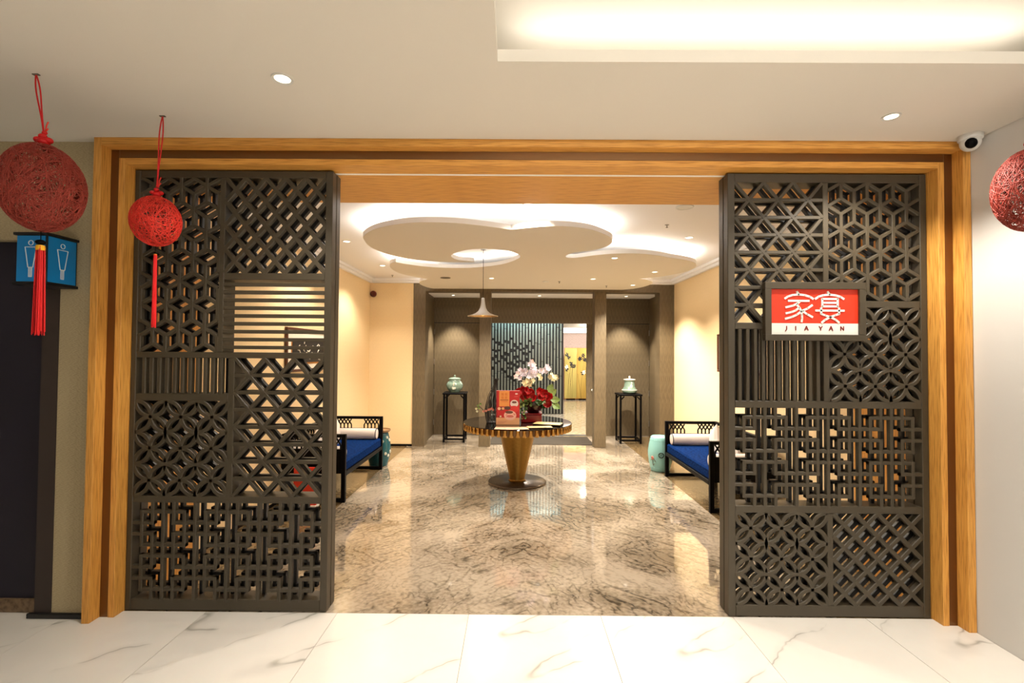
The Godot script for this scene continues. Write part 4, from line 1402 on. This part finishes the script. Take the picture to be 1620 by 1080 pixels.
func poster_image() -> ImageTexture:
	var w := 288
	var h := 416
	var im := Image.create(w, h, false, Image.FORMAT_RGB8)
	im.fill(Color(0.78, 0.13, 0.12))
	im.fill_rect(Rect2i(0, 0, 12, h), Color(0.6, 0.08, 0.08))
	im.fill_rect(Rect2i(36, 0, 126, 190), Color(0.93, 0.62, 0.3))
	im.fill_rect(Rect2i(0, 330, w, 86), Color(0.93, 0.7, 0.5))
	var disc := func(cx: float, cy: float, rx: float, ry: float, c: Color) -> void:
		for y in range(maxi(0, int(cy - ry)), mini(h, int(cy + ry) + 1)):
			for x in range(maxi(0, int(cx - rx)), mini(w, int(cx + rx) + 1)):
				if pow((x - cx) / rx, 2) + pow((y - cy) / ry, 2) < 1.0: im.set_pixel(x, y, c)
	# column of gold brush characters (blocks of strokes)
	var rng := RandomNumberGenerator.new()
	rng.seed = 8
	for k in 4:
		var ox := 62 + (k % 2) * 44
		var oy := 26 + int(k / 2.0) * 42
		for s in 4: im.fill_rect(Rect2i(ox + rng.randi() % 4, oy + s * 8, 30 - rng.randi() % 6, 4), Color(0.85, 0.45, 0.12))
		for s in 2: im.fill_rect(Rect2i(ox + 6 + s * 16, oy - 2, 4, 34), Color(0.85, 0.45, 0.12))
	im.fill_rect(Rect2i(50, 108, 98, 7), Color(0.45, 0.06, 0.05))
	im.fill_rect(Rect2i(60, 128, 80, 5), Color(0.8, 0.35, 0.15))
	# small white mark, white cup and bowls of food
	disc.call(242, 34, 10, 10, Color(0.95, 0.85, 0.8)); disc.call(256, 34, 8, 10, Color(0.95, 0.85, 0.8))
	im.fill_rect(Rect2i(222, 66, 44, 3), Color(0.92, 0.6, 0.55))
	disc.call(222, 155, 50, 46, Color(0.95, 0.9, 0.86)); disc.call(222, 138, 30, 14, Color(0.5, 0.28, 0.22))
	disc.call(212, 136, 5, 5, Color(0.15, 0.1, 0.1)); disc.call(236, 136, 5, 5, Color(0.15, 0.1, 0.1))
	disc.call(218, 222, 62, 40, Color(0.86, 0.2, 0.18))
	disc.call(60, 218, 44, 22, Color(0.4, 0.2, 0.14)); disc.call(36, 218, 20, 18, Color(0.95, 0.75, 0.6)); disc.call(84, 216, 18, 16, Color(0.93, 0.72, 0.5)); disc.call(138, 210, 40, 22, Color(0.35, 0.22, 0.17))
	disc.call(172, 300, 76, 60, Color(0.95, 0.76, 0.68)); disc.call(160, 262, 48, 18, Color(0.42, 0.28, 0.2)); disc.call(172, 312, 44, 16, Color(0.85, 0.45, 0.4))
	for k in 14: disc.call(120 + rng.randf() * 110, 280 + rng.randf() * 44, 6, 5, Color(0.75 + rng.randf() * 0.2, 0.5, 0.45))
	disc.call(42, 316, 22, 14, Color(0.62, 0.14, 0.1)); disc.call(54, 314, 12, 12, Color(0.95, 0.85, 0.7))
	for k in 5: im.fill_rect(Rect2i(20, 372 + k * 7, 120 - k * 12, 2), Color(0.8, 0.45, 0.35))
	return ImageTexture.create_from_image(im)

func petal_mesh(r: float, cup: float, lobes: int, slim := 1.0) -> ArrayMesh:
	var m := MB.new()
	for k in lobes:
		var a := TAU * k / lobes
		var b := Basis(Vector3.FORWARD, a)
		var rows := 4
		var pts := []
		for i in rows + 1:
			var f := float(i) / rows
			var w := r * 0.46 * slim * sin(PI * (0.12 + 0.83 * f))
			var z := cup * r * (f * f)
			pts.append([b * Vector3(-w, r * f, z + 0.1 * w), b * Vector3(0, r * f, z - 0.15 * w), b * Vector3(w, r * f, z + 0.1 * w)])
		for i in rows:
			for s in 2:
				m.quad(pts[i][s], pts[i][s + 1], pts[i + 1][s + 1], pts[i + 1][s])
	return m.mesh()

func build_flowers(top: float) -> void:
	var B := Vector3(0.22, top, -6.22)
	var st := thing("flower_stand", "dark red lacquer block under the orchid pot", "stand", B)
	var m := MB.new()
	m.box(Vector3(0, 0.05, 0), Vector3(0.26, 0.1, 0.26), 0.008)
	obj("block", m, M.red_lacquer, st)
	obj("block_top", bx(Vector3(0, 0.108, 0), Vector3(0.27, 0.014, 0.27), 0.004), M.red_lacquer, st)
	var P := B + Vector3(0.03, 0.115, 0)
	var t := thing("orchid_arrangement", "white orchids with red flowers and leaves in a dark bowl", "flowers", P)
	m = MB.new()
	m.lathe(Vector3.ZERO, [Vector2(0.0005, 0.0), Vector2(0.07, 0.0), Vector2(0.08, 0.01), Vector2(0.12, 0.06), Vector2(0.135, 0.12), Vector2(0.13, 0.16), Vector2(0.12, 0.158), Vector2(0.118, 0.13), Vector2(0.0005, 0.13)], 36)
	obj("bowl", m, M.maroon, t)
	var rng := RandomNumberGenerator.new()
	rng.seed = 61
	# orchid stems with blooms
	var stems := [[[-0.02, 0.15, 0.0], [-0.03, 0.4, 0.02], [-0.06, 0.58, 0.04], [-0.13, 0.53, 0.06], [-0.2, 0.44, 0.07]], [[0.0, 0.15, 0.0], [-0.02, 0.42, 0.0], [0.0, 0.66, 0.02], [-0.05, 0.6, 0.06], [-0.1, 0.44, 0.08]], [[0.02, 0.15, 0.0], [0.06, 0.4, 0.0], [0.1, 0.56, 0.02], [0.17, 0.58, 0.03], [0.22, 0.47, 0.03]], [[0.01, 0.15, 0.02], [0.02, 0.34, 0.05], [-0.02, 0.42, 0.1], [-0.06, 0.37, 0.12]]]
	var sm := MB.new()
	for s in stems:
		var c := Curve3D.new()
		for p in s: c.add_point(Vector3(p[0], p[1], p[2]))
		sm.tube(Array(c.tessellate_even_length(3, 0.04)), 0.003, 5)
		obj("stem", sm, M.leaf, t)
		sm = MB.new()
	var pink := petal_mesh(0.036, 0.25, 5)
	var spots := [[-0.03, 0.62], [0.0, 0.65], [0.02, 0.61], [-0.01, 0.58], [0.03, 0.57], [-0.16, 0.55], [-0.12, 0.53], [-0.08, 0.54], [-0.18, 0.5], [-0.14, 0.49], [-0.1, 0.49], [-0.06, 0.5], [-0.02, 0.52], [0.02, 0.52], [0.06, 0.53], [-0.04, 0.46], [0.0, 0.47], [0.04, 0.48], [-0.2, 0.46], [-0.15, 0.44], [0.16, 0.56], [0.19, 0.59], [0.21, 0.56], [0.18, 0.53], [0.14, 0.52], [0.11, 0.54]]
	for s in spots:
		var o := obj("orchid_bloom", pink, M.petal, t)
		o.position = Vector3(s[0] - 0.025, s[1], 0.05 + rng.randf() * 0.06)
		o.rotation = Vector3(rng.randf_range(-0.5, 0.4), rng.randf_range(-0.7, 0.7), rng.randf() * 6.0)
	for s in [[-0.1, 0.39], [-0.06, 0.41], [-0.02, 0.4], [-0.08, 0.36], [-0.03, 0.36], [0.01, 0.41], [0.09, 0.47], [0.11, 0.44], [0.25, 0.48], [0.29, 0.46], [0.27, 0.43], [0.31, 0.45], [0.23, 0.46]]:
		var o := obj("white_bloom", pink, M.petal_white, t)
		o.position = Vector3(s[0] - 0.025, s[1], 0.07 + rng.randf() * 0.05)
		o.rotation = Vector3(rng.randf_range(-0.5, 0.4), rng.randf_range(-0.7, 0.7), rng.randf() * 6.0)
	var hood := petal_mesh(0.06, 0.8, 4, 1.4)
	for s in [[-0.21, 0.25, 0.05], [-0.14, 0.28, 0.07], [-0.08, 0.26, 0.09], [-0.02, 0.25, 0.08], [0.06, 0.27, 0.07], [0.11, 0.25, 0.09], [0.17, 0.22, 0.08], [0.2, 0.18, 0.09], [0.08, 0.19, 0.11], [0.19, 0.11, 0.1], [-0.11, 0.2, 0.1], [-0.02, 0.19, 0.12]]:
		var o := obj("red_flower", hood, M.petal_red, t)
		o.position = Vector3(s[0], s[1], s[2])
		o.rotation = Vector3(rng.randf_range(-0.8, 0.1), rng.randf_range(-0.6, 0.6), rng.randf() * 6.0)
	var lf := petal_mesh(0.06, 0.35, 1, 0.9)
	for k in 60:
		var a := rng.randf_range(-0.3, PI + 0.3)
		var r := rng.randf_range(0.1, 0.19)
		var o := obj("leaf", lf, M.leaf if rng.randf() < 0.55 else M.leaf_pale, t)
		o.position = Vector3(cos(a) * r, rng.randf_range(0.09, 0.18), 0.03 + sin(a) * r * 0.8)
		o.rotation = Vector3(rng.randf_range(-1.6, 0.4), rng.randf_range(-1.2, 1.2), rng.randf_range(0, TAU))
	var big := petal_mesh(0.11, 0.3, 1, 0.9)
	for s in [[0.2, 0.22, 0.02, -0.9], [0.22, 0.17, 0.04, -1.7], [0.24, 0.12, 0.05, -2.3], [0.19, 0.26, 0.0, -0.5]]:
		var o := obj("leaf", big, M.leaf_pale, t)
		o.position = Vector3(s[0], s[1], s[2])
		o.rotation = Vector3(-0.3, 0.2, s[3])
	for k in 16:   # trailing ivy at the left
		var o := obj("leaf", lf, M.leaf_pale if k % 2 else M.leaf, t)
		o.scale = Vector3.ONE * 0.62
		o.position = Vector3(-0.13 + rng.randf_range(-0.04, 0.04), 0.14 - k * 0.014, 0.12 + rng.randf() * 0.03)
		o.rotation = Vector3(rng.randf_range(-0.6, 0.3), rng.randf_range(-0.6, 0.6), rng.randf() * TAU)

func build_twigs(top: float) -> void:
	var t := thing("twig_vase", "tall dark woven twig vase left of the gift box", "vase", Vector3(-0.27, top, -6.08))
	var rng := RandomNumberGenerator.new()
	rng.seed = 19
	var m := MB.new()
	m.lathe(Vector3.ZERO, [Vector2(0.0005, 0.0), Vector2(0.07, 0.0), Vector2(0.07, 0.012), Vector2(0.0005, 0.012)], 24)
	obj("base", m, M.twig, t)
	for k in 26:
		var a := TAU * k / 26 + rng.randf() * 0.1
		var sp := rng.randf_range(-0.9, 0.9)
		var pts := []
		for i in 15:
			var f := i / 14.0
			var y := f * 0.55
			var r := 0.068 + 0.03 * sin(PI * clampf(f * 1.7, 0, 1)) if f < 0.55 else lerpf(0.076, 0.016, smoothstep(0.55, 0.9, f))
			if f > 0.9: r = lerpf(0.016, 0.03, (f - 0.9) / 0.1)
			var b := a + sp * f
			pts.append(Vector3(cos(b) * r + 0.045 * f * f, y, sin(b) * r))
		m = MB.new()
		m.tube(pts, 0.0042, 5)
		obj("twig", m, M.twig, t)
	var tt := thing("blossom_twig", "thin twig with tiny blossoms beside the dark vase", "twig", Vector3(-0.34, top, -5.95))
	m = MB.new()
	m.tube([Vector3(0.1, 0.0, 0), Vector3(0.02, 0.12, 0.02), Vector3(-0.05, 0.19, 0.03), Vector3(-0.1, 0.23, 0.02)], 0.004, 5)
	m.tube([Vector3(0.02, 0.12, 0.02), Vector3(0.0, 0.19, 0.04), Vector3(0.08, 0.2, 0.06)], 0.003, 5)
	obj("branch", m, M.twig, tt)
	var bl := petal_mesh(0.016, 0.3, 5)
	for s in [[-0.1, 0.23], [-0.09, 0.2], [-0.07, 0.25], [-0.11, 0.16], [-0.12, 0.19]]:
		var o := obj("bud", bl, M.petal_white if s[1] < 0.2 else M.leaf_pale, tt)
		o.position = Vector3(s[0], s[1], 0.04)
		o.rotation.z = s[0] * 40
	for s in [[0.0, 0.17], [0.03, 0.185], [0.05, 0.19], [0.07, 0.2], [-0.03, 0.165], [0.085, 0.185]]:
		var o := obj("blossom", bl, M.blossom, tt)
		o.position = Vector3(s[0], s[1], 0.07)
		o.rotation.z = s[0] * 40

# ---------------------------------------------------------------- other lobby things
func build_lobby_things() -> void:
	build_stools()
	build_pedestals()
	build_pendant()
	build_pictures()
	# door mat in the niche
	var dm := thing("door_mat", "dark flat door mat before the doorway behind the table", "mat", Vector3(0.5, 0, -9.1))
	obj("pile", bx(Vector3(0, 0.005, 0), Vector3(1.86, 0.01, 0.84), 0.003), M.mat_rug, dm)
	# fire alarm
	var fa := thing("fire_alarm", "dark red round fire alarm high in the cream corner", "alarm", Vector3(-2.485, 2.655, -8.48))
	var m := MB.new()
	m.lathe(Vector3.ZERO, [Vector2(0.052, 0.0), Vector2(0.056, 0.01), Vector2(0.054, 0.04), Vector2(0.042, 0.062), Vector2(0.0005, 0.068)], 28)
	obj("body", m, M.alarm, fa).rotation.x = PI / 2
	m = MB.new()
	m.lathe(Vector3.ZERO, [Vector2(0.02, 0.068), Vector2(0.022, 0.074), Vector2(0.0005, 0.078)], 16)
	obj("horn", m, M.alarm, fa).rotation.x = PI / 2
	# lobby and canopy downlights
	var warm := Color(1.0, 0.955, 0.89)
	for p in [[-1.97, -5.61, "lobby ceiling downlight over the left bench"], [-1.98, -7.19, "lobby ceiling downlight near the back left corner"], [0.11, -4.16, "lobby ceiling downlight just behind the wooden beam"], [1.92, -5.32, "lobby ceiling downlight over the right bench"]]:
		downlight(p[0], 2.93, p[1], 0.05, p[2], "lobby ceiling downlights", 2.5, 62.0, warm)
	for p in [[-0.35, -7.23, "canopy downlight right behind the pendant cord"], [1.17, -7.23, "canopy downlight before the right pillar"], [1.16, -5.62, "canopy downlight near the inlet of the cloud panel"], [1.9, -6.57, "canopy downlight in the rightmost lobe of the cloud panel"], [1.92, -7.87, "canopy downlight in the small lobe by the right pilaster"]]:
		downlight(p[0], 2.757, p[1], 0.045, p[2], "canopy downlights", 8.5 if p[1] < -7.0 else 3.2, 62.0, warm)
	for p in [[-1.18, "niche downlight above the squat green jar"], [0.47, "niche downlight above the door mat"], [2.13, "niche downlight above the bell shaped green jar"]]:
		downlight(p[0], 2.735, -9.24, 0.045, p[1], "niche downlights", 8.0, 38.0, warm)
	# ceiling fittings
	for p in [[1.48, 2.93, -4.21, 0.075, M.fixture, "white round ceiling speaker beside the wooden beam"], [-1.04, 2.757, -7.2, 0.075, M.grille, "round grey speaker grille in the cloud panel"], [0.48, 2.757, -7.52, 0.05, M.fixture, "pale round detector cover in the cloud panel"]]:
		var s := thing("ceiling_speaker", p[5], "speaker", Vector3(p[0], p[1], p[2]))
		m = MB.new()
		m.lathe(Vector3.ZERO, [Vector2(0.0005, -0.004), Vector2(p[3] * 0.8, -0.004), Vector2(p[3] * 0.82, -0.008), Vector2(p[3], -0.007), Vector2(p[3] * 1.02, 0.0)].map(func(q): return q), 28)
		obj("grille", m, p[4], s)
	for p in [[-2.06, 2.93, -8.09, "sprinkler in the lobby ceiling near the fire alarm"], [1.51, 2.93, -4.8, "sprinkler in the lobby ceiling right of the cloud panel"], [0.69, 2.757, -7.51, "sprinkler in the cloud panel beside the detector"], [1.51, 2.757, -7.97, "sprinkler in the cloud panel before the right niche"]]:
		var s := thing("sprinkler", p[3], "sprinkler", Vector3(p[0], p[1], p[2]), 0, "ceiling sprinklers")
		s.scale = Vector3.ONE * 0.65
		m = MB.new()
		m.lathe(Vector3.ZERO, [Vector2(0.0005, -0.012), Vector2(0.012, -0.011), Vector2(0.03, -0.004), Vector2(0.034, 0.0)], 18)
		obj("rose", m, M.steel, s)
		m = MB.new()
		m.lathe(Vector3.ZERO, [Vector2(0.0005, -0.042), Vector2(0.018, -0.042), Vector2(0.018, -0.038), Vector2(0.006, -0.036), Vector2(0.006, -0.01)], 12)
		obj("head", m, M.grille, s)
	# red board beside the left bench, seen through the lattice
	var rb := thing("notice_board", "small red notice board on the floor beside the left bench", "board", Vector3(-2.2, 0, -5.13))
	obj("panel", bx(Vector3(0, 0.22, 0), Vector3(0.24, 0.40, 0.02), 0.004), M.sign_red, rb)
	obj("heading", bx(Vector3(0.02, 0.34, 0.0105), Vector3(0.14, 0.02, 0.002), 0.0), M.sign_white, rb)
	obj("heading", bx(Vector3(0.02, 0.305, 0.0105), Vector3(0.14, 0.015, 0.002), 0.0), M.sign_white, rb)
	obj("foot", bx(Vector3(0, 0.012, 0), Vector3(0.26, 0.024, 0.12), 0.004), M.sign_white, rb)

func build_stools() -> void:
	var prof := [Vector2(0.0005, 0.004), Vector2(0.118, 0.0), Vector2(0.128, 0.008), Vector2(0.135, 0.05), Vector2(0.155, 0.12), Vector2(0.168, 0.22), Vector2(0.168, 0.28), Vector2(0.155, 0.37), Vector2(0.137, 0.44), Vector2(0.13, 0.475), Vector2(0.118, 0.485), Vector2(0.0005, 0.488)]
	var t := thing("drum_stool", "light turquoise ceramic drum stool with pink flower by the right bench", "stool", Vector3(2.065, 0, -6.86))
	var m := MB.new()
	m.lathe(Vector3.ZERO, prof, 48, 0.3)
	obj("body", m, M.turquoise, t)
	var R_at := func(y: float) -> float:
		for i in prof.size() - 1:
			if prof[i].y <= y and prof[i + 1].y >= y: return lerpf(prof[i].x, prof[i + 1].x, (y - prof[i].y) / (prof[i + 1].y - prof[i].y))
		return 0.13
	var on := func(a: float, y: float, out := 0.002) -> Vector3: return Vector3(sin(a) * (R_at.call(y) + out), y, cos(a) * (R_at.call(y) + out))
	var studs := MB.new()
	for k in 30:
		for y in [0.055, 0.435]: studs.ball(on.call(TAU * k / 30, y, -0.001), 0.006, 0.006, 0.006, 8, 6)
	obj("stud_band", studs, M.turquoise, t)
	for a0 in [-0.22, 1.87, 3.97]:
		var co := MB.new()
		var c := []
		for k in 20: c.append(on.call(a0 + 0.20 * cos(TAU * k / 20), 0.245 + 0.032 * sin(TAU * k / 20)))
		co.tube(c, 0.006, 5, true)
		for q in [[-0.05, -0.008], [0.05, -0.008], [0.05, 0.008], [-0.05, 0.008]]: co.ball(on.call(a0 + q[0], 0.245 + q[1]), 0.006, 0.006, 0.004, 8, 6)
		obj("coin_cutout", co, M.lacquer, t)
		var fl := MB.new()
		for k in 6:
			var p: Vector3 = on.call(a0 - 0.72 + 0.075 * cos(TAU * k / 6), 0.20 + 0.015 * sin(TAU * k / 6))
			fl.ball(p, 0.013, 0.013, 0.006, 10, 6)
		obj("painted_flower", fl, M.blossom, t)
		var ls := MB.new()
		for q in [[-0.95, 0.16, -0.7, 0.2], [-0.7, 0.2, -0.45, 0.15], [-0.72, 0.2, -0.75, 0.09], [-0.75, 0.1, -0.55, 0.12]]:
			ls.tube([on.call(a0 + q[0], q[1]), on.call(a0 + (q[0] + q[2]) / 2, (q[1] + q[3]) / 2), on.call(a0 + q[2], q[3])], 0.004, 5)
		obj("painted_stem", ls, M.grille, t)
	var r := thing("drum_stool", "dark teal ceramic drum stool with white blossoms behind the left bench", "stool", Vector3(-1.955, 0, -7.03))
	m = MB.new()
	m.lathe(Vector3.ZERO, prof, 48, 0.3)
	obj("body", m, M.teal, r)
	var rng := RandomNumberGenerator.new()
	rng.seed = 5
	for k in 12:
		var a := rng.randf() * TAU if k > 4 else 0.3 + k * 0.28
		var y := rng.randf_range(0.1, 0.42)
		var fl := MB.new()
		for q in 5: fl.ball(on.call(a + 0.08 * cos(TAU * q / 5), y + 0.014 * sin(TAU * q / 5)), 0.011, 0.011, 0.005, 8, 6)
		obj("painted_flower", fl, M.porcelain, r)
	var b := thing("tray", "thin tan round tray lying on the teal stool", "tray", Vector3(-1.955, 0.488, -7.03))
	m = MB.new()
	m.lathe(Vector3.ZERO, [Vector2(0.0005, 0.0), Vector2(0.15, 0.0), Vector2(0.162, 0.012), Vector2(0.165, 0.03), Vector2(0.158, 0.03), Vector2(0.15, 0.012), Vector2(0.0005, 0.01)], 36)
	obj("dish", m, mat(Color(0.6, 0.47, 0.33), 0.5), b)

func build_pedestals() -> void:
	var t := thing("pedestal", "tall thin black pedestal under the squat green jar", "pedestal", Vector3(-1.095, 0, -9.03), 0.0, "black plant stands")
	var W := 0.40
	var H := 0.90
	var s := 0.034
	for x in [-1.0, 1.0]:
		for z in [-1.0, 1.0]:
			obj("leg", bx(Vector3(x * (W - s) / 2, (H - 0.03) / 2, z * (W - s) / 2), Vector3(s, H - 0.03, s), 0.004), M.lacquer, t)
	obj("top", bx(Vector3(0, H - 0.015, 0), Vector3(W + 0.02, 0.03, W + 0.02), 0.004), M.lacquer, t)
	for e in [-1.0, 1.0]:
		obj("stretcher", bx(Vector3(0, 0.06, e * (W - s) / 2), Vector3(W - 2 * s, 0.03, s * 0.8), 0.003), M.lacquer, t)
		obj("stretcher", bx(Vector3(e * (W - s) / 2, 0.06, 0), Vector3(s * 0.8, 0.03, W - 2 * s), 0.003), M.lacquer, t)
		for x in [-1.0, 1.0]:
			var br := MB.new()
			br.bar(Vector2(x * (W / 2 - s), H - 0.095), Vector2(x * (W / 2 - s - 0.05), H - 0.04), 0.02, e * (W - s) / 2 + 0.01, 0.02, 0.003)
			obj("bracket", br, M.lacquer, t)
	dup(t, Vector3(2.125, 0, -9.03), 0.0, "tall thin black pedestal under the bell shaped green jar", "black plant stands")
	var j := thing("lidded_jar", "squat round celadon green jar with lid", "jar", Vector3(-1.11, H, -9.03))
	var m := MB.new()
	m.lathe(Vector3.ZERO, [Vector2(0.0005, 0.0), Vector2(0.085, 0.0), Vector2(0.09, 0.008), Vector2(0.135, 0.06), Vector2(0.155, 0.11), Vector2(0.15, 0.15), Vector2(0.125, 0.195), Vector2(0.105, 0.212), Vector2(0.105, 0.24), Vector2(0.0005, 0.24)], 44, 0.4)
	obj("body", m, M.celadon, j)
	m = MB.new()
	m.lathe(Vector3.ZERO, [Vector2(0.0005, 0.238), Vector2(0.115, 0.238), Vector2(0.117, 0.25), Vector2(0.08, 0.268), Vector2(0.02, 0.278), Vector2(0.014, 0.288), Vector2(0.022, 0.302), Vector2(0.018, 0.314), Vector2(0.0005, 0.318)], 36, 0.4)
	obj("lid", m, M.celadon, j)
	m = MB.new()
	m.ball(Vector3(0, 0.19, 0.118), 0.014, 0.014, 0.01)
	m.ball(Vector3(0, 0.15, 0.145), 0.018, 0.035, 0.014)
	m.ball(Vector3(-0.012, 0.09, 0.143), 0.022, 0.035, 0.014)
	m.ball(Vector3(0.016, 0.085, 0.141), 0.024, 0.03, 0.014)
	obj("relief", m, M.porcelain, j)
	j = thing("lidded_jar", "bell shaped celadon green jar with pale lid", "jar", Vector3(2.145, H, -9.03))
	m = MB.new()
	m.lathe(Vector3.ZERO, [Vector2(0.0005, 0.0), Vector2(0.1, 0.0), Vector2(0.13, 0.025), Vector2(0.138, 0.06), Vector2(0.13, 0.075), Vector2(0.1, 0.13), Vector2(0.092, 0.2), Vector2(0.094, 0.25), Vector2(0.0005, 0.25)], 44, 0.4)
	obj("body", m, M.celadon, j)
	m = MB.new()
	m.lathe(Vector3.ZERO, [Vector2(0.0005, 0.249), Vector2(0.11, 0.249), Vector2(0.112, 0.262), Vector2(0.07, 0.27), Vector2(0.016, 0.276), Vector2(0.012, 0.288), Vector2(0.02, 0.304), Vector2(0.015, 0.318), Vector2(0.0005, 0.322)], 36, 0.4)
	obj("lid", m, M.porcelain, j)
	m = MB.new()
	m.ball(Vector3(0.02, 0.19, 0.09), 0.016, 0.03, 0.012)
	m.ball(Vector3(0.01, 0.13, 0.1), 0.026, 0.045, 0.014)
	obj("relief", m, M.porcelain, j)
	m = MB.new()
	m.lathe(Vector3.ZERO, [Vector2(0.131, 0.058), Vector2(0.142, 0.062), Vector2(0.142, 0.07), Vector2(0.131, 0.075)], 44)
	obj("rim_band", m, M.porcelain, j)

func build_pendant() -> void:
	var at := Vector3(-0.392, 2.09, -5.95)
	var t := thing("pendant_lamp", "silver trumpet shaped pendant lamp with golden inside above the table", "lamp", at)
	var m := MB.new()
	m.lathe(Vector3.ZERO, [Vector2(0.187, 0.0), Vector2(0.188, 0.003), Vector2(0.14, 0.016), Vector2(0.09, 0.038), Vector2(0.055, 0.068), Vector2(0.037, 0.105), Vector2(0.027, 0.15), Vector2(0.021, 0.2), Vector2(0.018, 0.225), Vector2(0.0005, 0.232)], 48, 0.3)
	obj("shade", m, M.alu, t)
	m = MB.new()
	m.lathe(Vector3.ZERO, [Vector2(0.0005, 0.085), Vector2(0.03, 0.083), Vector2(0.05, 0.064), Vector2(0.086, 0.034), Vector2(0.136, 0.013), Vector2(0.186, 0.0005)], 48, 0.3)
	obj("inner_lining", m, M.gold, t)
	m = MB.new()
	m.ball(Vector3(0, 0.035, 0), 0.026, 0.028, 0.026, 16, 10)
	obj("bulb", m, M.bulb_gold, t)
	m = MB.new()
	m.tube([Vector3(0, 0.23, 0), Vector3(0, 0.84, 0)], 0.0032, 6)
	obj("cord", m, M.lacquer, t)
	m = MB.new()
	m.lathe(Vector3(0, 0.82, 0), [Vector2(0.03, 0.0), Vector2(0.045, 0.02)], 20)
	obj("ceiling_rose", m, M.fixture, t)
	omni(at + Vector3(0, 0.035, 0), 0.5, Color(1.0, 0.8, 0.5), 0.02)

func build_pictures() -> void:
	var spots := [[-2.548, -5.95, 1.0, "wooden framed calligraphy picture on the left lobby wall"], [2.788, -6.0, -1.0, "wooden framed picture half hidden on the right lobby wall"]]
	for s in spots:
		var t := thing("picture", s[3], "picture", Vector3(s[0], 1.66, s[1]), 0.0 if s[2] > 0 else PI)
		var hw := 0.59
		var hh := 0.24
		# local: hangs on the wall at x = 0, faces +x
		obj("backing", bb(0.002, 0.012, -hh, hh, -hw, hw), M.mount, t)
		for e in [-1.0, 1.0]:
			obj("frame", bx(Vector3(0.016, e * hh, 0), Vector3(0.03, 0.03, hw * 2 + 0.03), 0.004), M.frame_wood, t)
			obj("frame", bx(Vector3(0.016, 0, e * hw), Vector3(0.03, hh * 2 - 0.03, 0.03), 0.004), M.frame_wood, t)
		obj("inner_mount", bb(0.012, 0.015, -0.17, 0.13, -0.47, 0.47), M.gilt, t)
		obj("artwork", bb(0.015, 0.017, -0.15, 0.11, -0.45, 0.45), M.black, t)
		var m := MB.new()
		var rng := RandomNumberGenerator.new()
		rng.seed = 33
		for k in 5:   # pale brush marks
			var z := 0.28 - k * 0.14
			for q in 5:
				var p := Vector3(0.018, rng.randf_range(-0.1, 0.08), z + rng.randf_range(-0.05, 0.05))
				m.tube([p, p + Vector3(0, rng.randf_range(-0.04, 0.04), rng.randf_range(-0.05, 0.05))], 0.006, 5)
		obj("brush_mark", m, M.mount, t)
